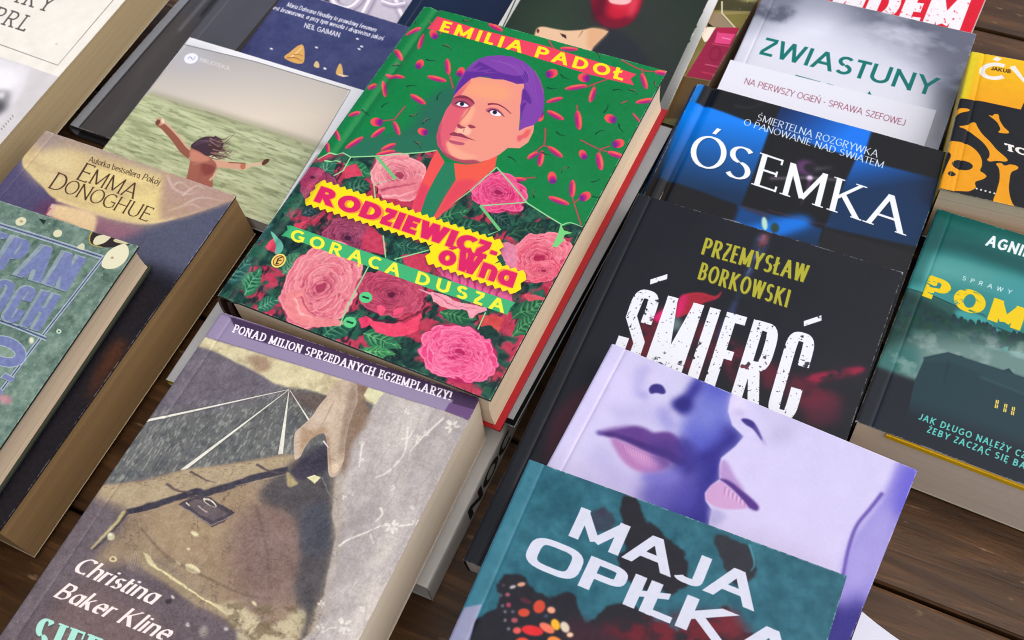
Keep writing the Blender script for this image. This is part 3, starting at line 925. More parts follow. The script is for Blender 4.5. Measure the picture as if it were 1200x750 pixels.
    A.poly([(490, 338), (506, 342), (540, 352), (572, 362), (562, 366), (553, 373), (546, 363), (524, 361), (508, 356), (503, 345)], (240, 160, 172), True)
    A.line([(508, 345), (530, 356), (560, 362)], 1.6, (200, 100, 130), .5, True)
    rose(A, (538, 414), 47, 34, ((232, 70, 128), (180, 32, 88), (250, 146, 176)), 20, 15, 8, 10)
    for k in range(7):
        A.line([(498+k*3, 400+k*5), (520+k*4, 388+k*7), (548+k*4, 388+k*9), (575-k, 402+k*8)], 2.2, (250, 130, 168), .6, True, bl=.5, alpha=.6)
    A.poly([(560, 368), (590, 372), (584, 392), (566, 384)], (206, 72, 70)); A.poly([(564, 384), (580, 382), (586, 396), (570, 396)], (24, 58, 50), True)
    A.poly([(617, 345), (638, 350), (632, 354), (620, 353)], (214, 84, 96), True); A.poly([(634, 336), (650, 340), (640, 352)], (176, 30, 56))
    A.noise(1.6, .07, 77, mask=m); A.warp(m, 1.7, 7, 5); A.warp(m, .5, 2, 9)
    # contour drawing
    GL_ = (150, 216, 150)
    for p in ([(372, 186), (386, 179), (402, 179), (411, 184), (440, 183), (500, 178), (512, 176)], [(411, 184), (402, 200), (391, 206)], [(442, 183), (463, 210), (438, 216), (441, 244)],
              [(582, 196), (598, 214), (618, 238), (640, 252), (658, 263)], [(618, 237), (563, 241)], [(582, 196), (553, 222), (527, 241), (512, 254)], [(563, 240), (585, 270), (572, 275)],
              [(432, 312), (418, 338), (404, 366), (398, 382)], [(449, 276), (452, 302)], [(462, 304), (506, 292)], [(569, 366), (560, 386)], [(399, 190), (392, 187), (380, 188)]):
        A.line(p, 1.5, GL_)
    A.line([(441, 183), (464, 210)], 3.2, (110, 196, 120)); A.line([(563, 241), (586, 270)], 3.2, (110, 196, 120))
    A.poly([(657, 262), (661, 270), (671, 273), (662, 275), (659, 281), (663, 280), (652, 290), (647, 289), (654, 274)], (120, 212, 124)); A.line([(658, 264), (668, 261), (683, 266)], 1.8, GL_, .8, True)
    A.poly([(317, 271), (326, 278), (332, 288), (329, 296), (322, 297), (323, 287)], (100, 178, 156), True)
    # tie, shirt, neck
    A.poly([(512, 175), (505, 188), (495, 212), (484, 240), (478, 256), (490, 258), (500, 228), (512, 205), (521, 190)], (238, 84, 80)); A.poly([(494, 214), (484, 240), (478, 256), (490, 258), (500, 230), (504, 220)], (222, 66, 92), bl=1.5)
    A.poly([(521, 190), (533, 191), (534, 212), (522, 230), (507, 258), (490, 258), (500, 228), (512, 205)], (38, 126, 88))
    A.poly([(532, 191), (547, 193), (562, 191), (583, 181), (580, 197), (560, 213), (530, 239), (510, 258), (506, 258), (522, 230), (534, 211)], (240, 92, 72)); A.poly([(534, 212), (552, 210), (560, 213), (530, 239), (508, 258), (522, 230)], (226, 72, 88), bl=2)
    # head
    SK, SH, LTS = (240, 152, 132), (224, 96, 112), (246, 170, 140)
    A.poly([(552, 92), (562, 90), (576, 92), (590, 93), (606, 98), (614, 97), (614, 112), (610, 128), (608, 153), (615, 149), (626, 146.5), (625, 155), (619, 167), (609, 174), (595, 173.5), (585, 181.5), (573, 187), (560, 190.5),
            (546, 191.5), (533, 188), (524, 183), (517, 176), (513, 170), (511.5, 160), (514.5, 148), (517, 142), (522.5, 129), (529, 120), (532, 112), (540, 103)], SK)
    A.poly([(552, 92), (542, 102), (532, 112), (529, 120), (522.5, 129), (517, 142), (514.5, 148), (511.5, 160), (513, 170), (517, 176), (524, 183), (533, 188), (526, 177), (523, 168), (529, 160), (534, 150), (539, 142), (545, 136), (551, 127),
            (541, 126), (534, 118), (541, 110), (551, 97)], SH)
    A.poly([(513, 170), (511.5, 160), (514.5, 148), (518, 140), (516, 155), (517, 170), (524, 181), (533, 188), (524, 183)], (196, 74, 104), bl=.8)
    A.poly([(550, 96), (566, 95), (590, 98), (600, 112), (590, 118), (570, 117), (556, 112), (545, 110)], (246, 162, 122), True, bl=4)
    A.poly([(524, 165), (533, 172), (548, 180), (560, 184), (546, 187), (532, 184), (525, 176)], LTS, True, bl=1.5)
    A.poly([(535, 152), (545, 148), (552, 152), (549, 158), (540, 157)], (248, 190, 162), True, bl=.8)
    A.poly([(547, 128), (556, 126), (552, 140), (545, 146), (540, 142)], (248, 176, 140), True, bl=1.5)
    A.poly([(517, 177), (524, 184), (533, 188.5), (547, 192), (562, 190.5), (556, 187.5), (540, 187), (528, 182)], (172, 74, 92), True, bl=.5)
    A.poly([(609, 166), (606, 160), (612, 158), (618, 158), (620, 153), (624, 150)], (226, 98, 104), True, bl=.8); A.ell((617, 157), 3.2, 6, (232, 96, 96), 35, bl=1)
    A.poly([(529, 121), (531, 115), (538, 112.2), (546, 113), (553, 117), (555.5, 121), (552, 125), (546, 127), (536, 126), (530, 123)], (178, 74, 96), True); A.poly([(531, 115), (538, 111.6), (546, 112.2), (554, 117), (556, 122), (549, 116.4), (538, 114.6)], (138, 46, 70), True)
    A.poly([(534.8, 121.6), (538, 119.6), (543.5, 120.4), (549, 124), (543, 124.8), (537.4, 123.4)], (250, 246, 248), True); A.ell((541.3, 121.6), 2.7, 2.4, (54, 60, 88)); A.ell((541.3, 121.4), 1.6, 1.5, (20, 16, 30))
    A.line([(533.5, 121.6), (538, 118.8), (545, 119.6), (550.5, 124.4)], 2.1, (90, 40, 70), .8, True)
    A.poly([(569, 129), (575, 126), (584, 128), (590, 135), (583, 134), (575, 133)], (190, 90, 110), True, bl=.4)
    A.poly([(574.2, 131), (577.8, 129.2), (583, 130.6), (587.4, 135), (581, 135.8), (576, 133.6)], (250, 246, 248), True); A.ell((579.8, 131.6), 2.7, 2.4, (50, 56, 84)); A.ell((579.8, 131.4), 1.6, 1.5, (18, 14, 28))
    A.line([(571.5, 131), (576.5, 128.4), (583, 129.8), (591, 136.8)], 2.1, (96, 40, 76), .8, True)
    A.line([(571.5, 122.3), (577, 121.6), (584, 122.6), (592, 127), (599, 133.4)], 2.7, (142, 48, 72), .8, True)
    A.line([(551, 126), (545, 135), (539, 142), (536, 146)], 1.6, (206, 92, 96), .6, True, bl=.5); A.poly([(535.5, 147), (538, 145), (541, 147.5), (546, 149), (541, 150.6), (537, 149.6)], (158, 64, 82), True)
    A.poly([(548.5, 146.8), (552, 146), (557.5, 149), (553, 150.4), (550, 149.4)], (152, 60, 78), True); A.line([(544, 150.5), (543, 155)], 1.3, (214, 110, 104), .6)
    A.poly([(526.5, 157), (532, 154.6), (536, 156), (541, 156.4), (548, 160.6), (557, 164.6), (548, 162.6), (538, 160), (531, 159)], (146, 58, 80), True)
    A.poly([(528, 159.5), (538, 160.6), (549, 164), (543, 165), (532, 163)], (238, 132, 136), True); A.poly([(526, 163.6), (533, 165), (544, 167.4), (542, 170), (533, 169), (527, 166.6)], (186, 84, 108), True, bl=.3)
    HP, HD = (128, 66, 166), (96, 44, 146)
    A.poly([(530.5, 113), (534, 104), (538, 94), (545, 83), (550, 77.5), (559, 70), (570, 66), (585, 64.6), (601, 66.5), (614, 72), (624, 81), (633, 94), (637.5, 107), (638, 121), (636, 132), (631, 141), (626, 146.5), (616, 149.5), (608, 153.5),
            (610, 140), (609.4, 124), (612.6, 112), (614.5, 98), (606, 98.4), (598, 95.6), (590, 93.2), (578, 92.6), (571, 90), (562, 89.6), (552, 92), (541, 102)], HP)
    A.poly([(530.5, 113), (536, 100), (546, 84), (556, 76), (562, 72), (570, 76), (584, 84), (594, 87), (606, 89), (613, 88), (615, 82), (619, 89), (619, 96), (614.5, 97.5), (606, 98.4), (598, 95.6), (590, 93.2), (578, 92.6), (571, 90), (562, 89.6), (552, 92), (541, 102)], HD)
    A.poly([(546, 83.5), (558, 74), (561, 73), (553, 81), (566, 77), (558, 83), (577, 81), (566, 86), (588, 84.5)], HP, alpha=.8)
    A.poly([(613, 104), (621, 113), (622, 122), (614, 117), (611, 122)], HD, True, bl=.4); A.poly([(610.5, 124), (617, 120), (612, 132), (610.5, 140)], HD, True, bl=.4)
    for k in range(6): A.line([(575+k*9, 70+k*1.2), (600+k*5, 78+k*3), (616+k*3, 96+k*6)], 1., (150, 92, 190), .3, True, alpha=.5)
    A.line([(626, 82), (633, 95), (637, 110)], 1.2, (200, 90, 140), .6, True, alpha=.6)
    # stamped title labels
    Y, PK = (252, 228, 16), (220, 34, 100)
    q = A.P([(375, 212), (588, 284), (579, 309), (357, 237)]); s_ = A.scale((470, 260))
    q2 = A.P([(509, 285), (616, 321), (604, 343), (500, 306)])
    A.put(raster([zigzag(q+np.array([.6, 1.2])*A.ppm, 8.2*s_, 3.6*s_), zigzag(q2+np.array([.6, 1.2])*A.ppm, 8.2*s_, 3.6*s_)], A.w, A.h), (60, 24, 30), .55, 1.0*A.ppm)
    A.put(raster([zigzag(q, 8.2*s_, 3.6*s_), zigzag(q2, 8.2*s_, 3.6*s_), q, q2], A.w, A.h), Y)
    for g, c in ((.075, (250, 150, 60)), (.0, PK)):
        A.text('RODZIEWICZ', (367.5, 235.5), (569, 303.5), (376.5, 218), HEAVY | dict(track=.10), c, grow=g)
        A.text('-', (572, 302), (580, 304.6), (578, 286), HEAVY, c, grow=g)
        A.text('ówna', (512, 307.5), (600.5, 337.5), (521, 285), HEAVY | dict(wv=.26, wh=.22, track=.07, cx=1.0), c, grow=g)
    A.poly([(335, 262), (400, 285), (500, 319.5), (604, 354.5), (598, 361), (595, 369), (500, 337), (400, 301), (328.5, 275), (337, 269)], (66, 182, 116))
    A.text('GORĄCA DUSZA', (339, 281), (589.5, 367), (344, 267.6), BOLD | dict(track=.42, space=.62, cx=.92, wv=.22), (244, 240, 60))
    A.ell((326.5, 305.5), 9.5, 7.2, (246, 226, 110), -38); A.ell((326.5, 305.5), 7.6, 5.4, (120, 66, 50), -38); A.ell((326.5, 305.5), 6.6, 4.4, (236, 196, 90), -38)
    A.line([(324, 309), (326, 303), (331, 301)], 1.6, (70, 50, 40)); A.line([(322.5, 309.5), (327, 309)], 1.3, (70, 50, 40)); A.line([(326, 305), (330, 305)], 1.2, (70, 50, 40))
    for x, y in ((428.5, 348.5), (410, 377.5)):
        A.ell((x, y), 7.8, 6.6, (92, 208, 130)); A.line([(x-4, y-1.2), (x+4, y+1.4)], 2.2, (20, 66, 50))
    return A


def art_christina():
    A = Art('christina', (112, 104, 108))
    # field
    A.noise(26, .10, 1); A.noise(6, .07, 2, sx=.6)
    fld = A.mask([(232, 400), (312, 445), (440, 470), (425, 520), (350, 540), (300, 541), (215, 553), (118, 570), (100, 560)], bl=2)
    A.tint(fld, (100, 102, 98)); A.tint(fld*np.clip((fbm(A.h, A.w, 1.4*A.ppm, 5, 3, .5, 1.6)-.55)*6, 0, 1), (176, 178, 166), .5)
    A.tint(fld*np.clip((fbm(A.h, A.w, 3*A.ppm, 6, 3)-.55)*6, 0, 1), (70, 74, 80), .45)
    A.poly([(232, 402), (300, 428), (345, 455), (290, 470), (215, 480), (180, 480)], (108, 96, 110), True, bl=8, alpha=.75)
    A.poly([(338, 457), (420, 470), (400, 480), (372, 484), (345, 470)], (104, 84, 76), True, bl=3, alpha=.8)
    A.specks(900, (196, 200, 190), (.06, .2), 3, fld, .6); A.specks(500, (56, 60, 66), (.06, .2), 4, fld, .6)
    # sky
    sk = A.mask([(236, 393), (553, 491), (560, 500), (440, 476), (415, 462), (385, 464), (360, 457), (338, 455), (322, 450), (300, 436), (272, 422), (250, 411), (228, 404)], bl=1)
    A.tint(sk, (220, 208, 158)); A.tint(sk*np.clip((fbm(A.h, A.w, 5*A.ppm, 8, 4)-.5)*4, 0, 1), (170, 150, 110), .6)
    A.poly([(290, 416), (312, 420), (318, 432), (304, 436), (294, 428)], (150, 116, 90), True, bl=2.5, alpha=.8)
    for a, b, w in (((166, 494), (339, 457), 3.4), ((213, 552), (339, 457), 4.6), ((329, 533), (339, 458), 5.5), ((363, 494), (340, 458), 2.)):
        A.line([a, b], w+1.6, (60, 62, 60), .4, bl=.8, alpha=.6); A.line([a, b], w, (228, 226, 206), .7)
    # suitcase and travelling case
    bag = [(100, 580), (118, 569), (165, 564), (215, 551), (262, 545), (300, 539), (332, 533), (346, 534), (352, 546), (396, 570), (396, 760), (-80, 860), (30, 690)]
    bm = A.mask(bag, bl=1); A.tint(bm, (158, 134, 102)); n = fbm(A.h, A.w, 18*A.ppm, 21, 5)
    A.tint(bm*np.clip((n-.45)*3, 0, 1), (128, 104, 84), .55); A.tint(bm*np.clip((fbm(A.h, A.w, 7*A.ppm, 22, 5)-.52)*4, 0, 1), (176, 150, 114), .4)
    A.poly([(180, 600), (250, 585), (300, 570), (290, 620), (250, 660), (200, 650), (170, 630)], (170, 144, 106), True, bl=10, alpha=.8); A.poly([(230, 640), (290, 650), (300, 700), (260, 700)], (156, 128, 96), True, bl=10, alpha=.7)
    A.poly([(118, 570), (165, 565), (215, 552), (262, 546), (300, 540), (345, 535), (330, 552), (290, 560), (230, 576), (180, 591), (150, 600), (135, 590), (112, 580)], (178, 156, 118), True, bl=1.5)
    A.poly([(100, 578), (150, 600), (140, 625), (118, 645), (100, 690), (-60, 860), (-80, 800)], (108, 95, 99), bl=5)
    A.poly([(70, 690), (170, 660), (230, 700), (300, 745), (280, 800), (-60, 870)], (102, 88, 92), True, bl=7)
    A.poly([(85, 690), (140, 700), (190, 740), (140, 790), (40, 770)], (120, 96, 92), True, bl=9, alpha=.8)
    A.poly([(280, 600), (345, 590), (370, 640), (350, 700), (300, 720), (270, 660)], (128, 100, 94), True, bl=12, alpha=.8)
    A.poly([(336, 548), (372, 520), (394, 540), (390, 600), (392, 640), (385, 690), (372, 715), (360, 750), (350, 750), (352, 720), (345, 690), (352, 650), (344, 606), (312, 590), (306, 574)], (68, 66, 72), True, bl=4, alpha=.85)
    A.poly([(342, 552), (362, 534), (386, 521), (388, 545), (366, 560), (352, 562)], (58, 52, 66), True, bl=1.5)
    A.poly([(356, 600), (384, 590), (388, 640), (360, 650)], (70, 72, 82), True, bl=4)
    for a in ([(148, 601), (182, 592), (228, 577), (242, 578), (300, 560), (338, 551)],):
        A.line(a, 7.5, (58, 54, 66), 9, True, bl=.6)
    A.line([(195, 567), (206, 574), (226, 578)], 3, (96, 78, 74), 1.5, True, bl=.4); A.line([(222, 553), (240, 562), (254, 566)], 2.2, (90, 74, 70), .8, True, bl=.4)
    A.line([(300, 545), (318, 553), (338, 556)], 3, (84, 74, 74), 1, True, bl=.4)
    A.line([(150, 600), (138, 616), (122, 634), (110, 645)], 4.5, (78, 68, 74), 2, True, bl=.6); A.line([(146, 600), (132, 618), (118, 632), (107, 643)], 4.5, (200, 184, 120), 2.5, True, bl=.8)
    A.poly([(209, 592), (225, 581), (246, 583), (276, 601), (262, 612), (249, 618), (230, 606)], (78, 68, 76)); A.poly([(218, 591), (228, 585), (244, 588), (268, 602), (250, 611), (232, 602)], (104, 90, 92)); A.line([(212, 594), (248, 616), (274, 604)], 1.4, (150, 134, 124), 1)
    A.ell((246, 589), 9, 3.4, (226, 214, 186), 28); A.ell((246.5, 590), 7, 1.9, (76, 64, 68), 28); A.line([(218, 589), (222, 593)], 1.4, (230, 214, 190)); A.line([(232, 593), (243, 601)], 1.2, (190, 172, 156))
    for c in ((228, 626, 5.5, 2.6, 25), (226, 667, 9.5, 4.4, 28), (209, 660, 4.5, 1.6, 42), (221, 643, 2.5, 1.2, 20), (298.7, 708, 4, 1.6, 42)):
        A.ell(c[:2], c[2], c[3], (226, 214, 160), c[4], bl=.4)
    A.ell((131, 629), 4.6, 4.6, (206, 200, 152), bl=.5); A.ell((130, 627), 2, 2, (236, 232, 200), bl=.4); A.ell((133, 655.5), 4.4, 3.6, (216, 196, 140)); A.ell((133, 655.5), 2, 1.5, (140, 112, 90))
    for k in range(16): A.line([(146+k*2.0, 652-k*.6), (150+k*2.0, 668-k*.1+k*.9)], .8, (196, 176, 150), .3, alpha=.6)
    A.line([(167, 647), (172, 660), (186, 670), (205, 682), (230, 700), (262, 714), (300, 735)], 11, (160, 138, 104), 16, True, bl=1.5)
    for k in range(5): A.line([(168+k*2, 648+k*1), (176+k*2, 661+k), (200+k*2, 675+k*2), (236+k*2, 700+k*1.4), (262+k, 712+k*2)], 1.3, (234, 222, 160), .8, True, alpha=.75, bl=.3)
    A.poly([(262, 712), (272, 704), (282, 708), (300, 722), (312, 738), (330, 728), (345, 718), (358, 716), (357, 732), (348, 752), (330, 775), (285, 770), (276, 738)], (208, 194, 150), True, bl=2.2, alpha=.8)
    A.tint(A.mask([(262, 705), (358, 714), (350, 775), (280, 775)], bl=2)*np.clip((fbm(A.h, A.w, 4*A.ppm, 31, 4)-.48)*7, 0, 1), (116, 98, 66), .75)
    A.ell((220, 733), 2.6, 2.6, (200, 190, 184), bl=.6); A.ell((203, 700), 1.6, 2.6, (220, 200, 196), -40, bl=.4); A.ell((198, 705), 4, 3, (60, 50, 58), bl=.8)
    A.ell((265, 737), 2.6, 2.2, (186, 176, 170), bl=.6); A.ell((238, 740), 5, 6, (160, 150, 140), bl=2)
    A.specks(260, (190, 176, 150), (.06, .22), 9, bm, .6); A.specks(260, (70, 58, 60), (.06, .22), 10, bm, .5)
    # dress
    dr = [(444, 458), (560, 495), (440, 722), (380, 842), (300, 850), (345, 760), (365, 740), (372, 712), (379, 700), (386, 668), (394, 628), (390, 604), (390, 585), (394, 560), (402, 540), (412, 518), (424, 498), (436, 480)]
    dm = A.mask(dr, bl=.8); A.tint(dm, (190, 180, 172)); n = fbm(A.h, A.w, 20*A.ppm, 41, 5, .6, 1.4)
    A.tint(dm*np.clip((n-.45)*3, 0, 1), (164, 154, 152), .8); A.tint(dm*np.clip((.5-n)*4, 0, 1), (214, 204, 190), .7)
    A.poly([(388, 560), (398, 545), (400, 620), (385, 690), (372, 740), (360, 740), (380, 690), (392, 630)], (172, 156, 130), True, bl=4, alpha=.7)
    A.line([(505, 470), (470, 540), (455, 600)], 14, (212, 204, 190), 6, True, bl=6, alpha=.7); A.line([(540, 505), (490, 600), (450, 690)], 12, (158, 150, 148), 8, True, bl=6, alpha=.5)
    W_ = (232, 224, 210)
    for p in ([(397, 641), (408, 633), (430, 624), (446, 617), (458, 616)], [(466, 617), (486, 614)], [(434, 626), (438, 638)], [(446, 595), (448, 603), (440, 612)], [(377, 742), (386, 736), (394, 736)], [(478, 500), (474, 530), (456, 552), (440, 560)],
              [(520, 490), (496, 512), (480, 530)], [(425, 520), (423, 532), (421, 548)], [(470, 515), (480, 512), (484, 505)]):
        A.line(p, 2.6, W_, 1.6, True, bl=.5, alpha=.9)
    rng = np.random.default_rng(6)
    for cx, cy, r in ((459, 617, 9), (488, 611, 5), (530, 500, 9), (478, 482, 5), (403, 733, 10), (424, 714, 4), (412, 578, 4), (404, 584, 3.5), (460, 572, 4), (377, 708, 5), (424, 520, 4), (488, 514, 6), (500, 508, 4), (425, 540, 3), (484, 595, 3), (375, 735, 5), (494, 490, 0)):
        for k in range(6 if r else 0):
            a = k*1.047+rng.random(); A.ell((cx+math.cos(a)*r*.6, cy+math.sin(a)*r*.6), r*.42, r*.20, W_, math.degrees(a), bl=.4, alpha=.85)
    A.noise(.8, .03, 44, mask=dm)
    # hand
    HS = (198, 174, 146)
    A.poly([(417, 446), (434, 452), (427, 468), (434, 482), (428, 500), (414, 520), (408, 545), (400, 556), (398, 520)], (136, 108, 84), True, bl=2.5)
    A.poly([(396, 447), (417, 447), (419, 470), (414, 484), (409, 500), (405, 520), (403, 540), (396, 556), (389, 560), (385, 554), (384, 535), (383, 516), (378, 508), (366, 514), (358, 524), (352, 536), (346, 539), (344.5, 528), (346, 508), (354, 500), (366, 488), (374, 476), (384, 464)], HS, True)
    A.poly([(417, 447), (419, 470), (414, 486), (408, 505), (404, 528), (400, 540), (398, 520), (402, 490), (408, 462)], (148, 124, 102), True, bl=2.5, alpha=.9)
    A.poly([(354, 502), (366, 506), (380, 500), (384, 508), (378, 508), (366, 514), (356, 526), (352, 536)], (176, 142, 106), True, bl=1.5, alpha=.9)
    A.poly([(368, 492), (384, 476), (396, 470), (398, 484), (384, 496)], (214, 192, 164), True, bl=4, alpha=.8); A.line([(384, 512), (386, 532), (388, 548)], 2.2, (160, 124, 96), 1, True, bl=1); A.line([(396, 452), (398, 470), (394, 492)], 2, (186, 156, 122), 1, True, bl=1.5)
    A.poly([(389, 546), (396, 544), (397, 551), (391, 555)], (224, 196, 160), True, bl=.4); A.line([(379, 517), (385, 525)], 2, (226, 210, 200), 1)
    A.poly([(425, 464), (432, 453.5), (450, 460), (440, 475)], (222, 218, 166), bl=.5); A.poly([(360, 560), (368, 557), (376, 560), (369, 568)], (224, 220, 160)); A.poly([(336, 553), (346, 562), (350, 568), (338, 570)], (170, 152, 100), True, bl=.8)
    A.line([(377, 560), (384, 575), (391, 590)], 1.6, (120, 120, 124), .8)
    A.warp(bm, .5, 4, 70); A.warp(sk, .8, 4, 78)
    # ribbon
    A.poly([(252, 360), (570, 462), (556, 496), (530, 484.6), (234, 392)], (70, 50, 82)); A.poly([(257, 367), (269, 371), (275, 383), (290, 396), (400, 429), (531, 469), (524, 483), (234, 392)], (152, 138, 168), bl=.6)
    A.poly([(527, 472), (562, 482), (552, 494), (521, 482)], (108, 78, 124), bl=.4)
    A.line([(258, 366.4), (390, 408), (564, 464)], 1.6, (170, 152, 180), bl=.5, alpha=.7)
    A.text('PONAD MILION SPRZEDANYCH EGZEMPLARZY!', (271.5, 389), (527.5, 469.6), (275.6, 380), SLAB, (250, 244, 250))
    for p_ in ([(150, 604), (182, 597), (228, 583)], [(276, 570), (310, 562), (338, 556)]):
        A.line(p_, 1.1, (196, 168, 128), .6, True, alpha=.6, bl=.3)
    for k in range(22):
        x = 122+k*9.4; y = 572-k*1.55+(2 if k % 2 else 0); A.line([(x, y), (x+3.6, y-.6)], .9, (112, 90, 64), alpha=.6)
    A.line([(166, 620), (196, 652), (240, 676), (288, 698), (322, 702)], 2.4, (98, 76, 62), 1.4, True, bl=1, alpha=.6); A.line([(300, 592), (312, 640), (318, 690)], 2, (96, 74, 66), 1, True, bl=1.2, alpha=.6)
    A.line([(392, 470), (380, 494), (374, 504)], 1.2, (150, 116, 86), .4, True, bl=.6, alpha=.7); A.line([(404, 474), (399, 500), (394, 530)], 1.6, (226, 200, 168), .6, True, bl=1, alpha=.6); A.line([(386, 538), (394, 540)], 1., (150, 112, 84), bl=.4, alpha=.7); A.line([(346, 520), (352, 518)], 1., (150, 112, 84), bl=.4, alpha=.7)
    lo = A.mask([(240, 393), (553, 491), (440, 720), (300, 1000), (-100, 860)])
    A.noise(9, .035, 61, mask=lo); A.noise(2.4, .045, 63, oct=4, mask=lo); A.noise(.6, .05, 62, oct=2, mask=lo)
    cr = fbm(A.h, A.w, 4*A.ppm, 66, 4); A.tint(bm*np.clip(1-np.abs(cr-.5)*38, 0, 1)*np.clip(fbm(A.h, A.w, 12*A.ppm, 67, 3)*3-1.2, 0, 1), (64, 52, 50), .5)
    A.tint(dm*np.clip(1-np.abs(fbm(A.h, A.w, 10*A.ppm, 68, 4, .5, 1.6)-.5)*16, 0, 1), (150, 142, 140), .35)
    A.img += (np.clip((A.img*.86+.14*A.img.mean(2, keepdims=True)-.44)*1.0+.455, 0, 1)-A.img)*lo[..., None]
    A.text('Christina', (84, 668.5), (178, 709), (96.5, 650.5), CHANC, (252, 236, 228)); A.text('Baker Kline', (62, 699), (193, 752), (75, 681), CHANC, (252, 236, 228))
    A.text('SIEROCY', (30, 761), (190, 822), (48, 722), DIDOT, (40, 70, 70), alpha=.5, shift=(.5, .5)); A.text('SIEROCY', (30, 761), (190, 822), (48, 722), DIDOT, (176, 232, 212))
    return A


def art_emma():
    A = Art('emma', (88, 84, 106))
    A.noise(24, .05, 1); A.noise(2, .02, 2)
    A.poly([(0, 200), (40, 190), (70, 250), (40, 300), (-40, 260)], (84, 78, 112), True, bl=8)
    A.poly([(180, 262), (270, 232), (240, 320), (190, 330), (150, 290)], (84, 88, 108), True, bl=14)
    A.poly([(62, 232), (95, 246), (110, 262), (80, 268), (40, 250)], (98, 62, 96), True, bl=5); A.poly([(108, 252), (150, 262), (170, 268), (130, 284), (106, 268)], (150, 106, 122), True, bl=5)
    A.poly([(36, 165), (50, 153), (130, 175), (282, 228), (268, 236), (230, 250), (205, 257), (178, 262), (150, 259), (112, 249), (66, 234), (50, 219), (36, 205), (26, 190)], (214, 192, 136), True, bl=.6)
    A.poly([(40, 168), (50, 153), (130, 175), (220, 206), (190, 204), (130, 186), (80, 174), (50, 182)], (162, 142, 134), True, bl=6, alpha=.95)
    A.poly([(30, 190), (60, 176), (90, 186), (80, 210), (50, 214)], (222, 202, 150), True, bl=6)
    A.poly([(110, 196), (190, 216), (188, 258), (150, 258), (100, 240)], (230, 210, 142), True, bl=6)
    A.poly([(192, 212), (205, 204), (282, 228), (262, 240), (228, 251), (200, 258), (190, 256)], (182, 150, 134), True, bl=3)
    for p in ([(196, 206), (205, 222), (222, 228), (234, 222)], [(204, 218), (212, 214), (226, 224)], [(216, 240), (236, 232), (262, 236)], [(198, 248), (222, 240), (236, 244)], [(214, 230), (230, 218), (240, 222)]):
        A.line(p, 2, (224, 206, 190), .5, True, bl=.8, alpha=.8)
    A.line([(66, 234), (112, 250), (150, 260), (178, 262), (206, 256)], 3, (238, 214, 158), 1.5, True, bl=1.2)
    A.poly([(63, 240), (90, 244), (112, 252), (112, 268), (106, 276), (84, 264), (60, 254)], (234, 206, 158), True, bl=1.5)
    A.poly([(61, 239), (67, 241), (60, 254), (54, 252)], (226, 190, 170), bl=.5); A.line([(60, 244), (52, 254)], 1.4, (170, 70, 90), .6)
    A.poly([(150, 330), (178, 312), (215, 330), (240, 348), (60, 600), (-40, 620), (-60, 480)], (22, 20, 28), True, bl=9)  # black lower art, with the shadow of the book on top painted in
    A.poly([(120, 420), (140, 396), (148, 410), (118, 452), (100, 470)], (72, 40, 26), True, bl=5)  # brown reflection in the black, painted into the cover colour
    c_ = A.mask([(36, 165), (50, 153), (282, 228), (178, 262), (112, 249), (26, 190)], True, bl=3); A.tint(c_*np.clip((fbm(A.h, A.w, 9*A.ppm, 33, 5, 1.6, .8)-.5)*4, 0, 1), (186, 158, 118), .5); A.noise(1, .035, 35, oct=2)
    DK = (74, 52, 34)
    A.text('Autorka bestsellera', (104, 190), (163.5, 210), (106.5, 183.2), ROMANT | dict(wv=.14, wh=.07), DK); A.text('Pokój', (166.5, 211), (186, 217.6), (170, 204), ROMANT | dict(wv=.15, wh=.07, shear=.1), DK)
    A.text('EMMA', (89.3, 209.5), (156, 233.8), (99.5, 193.5), ROMANT | dict(track=.11, first=1.22), DK); A.text('DONOGHUE', (56.5, 219.4), (172.5, 260.6), (66.5, 204.5), ROMANT | dict(track=.09, first=1.22), DK)
    return A


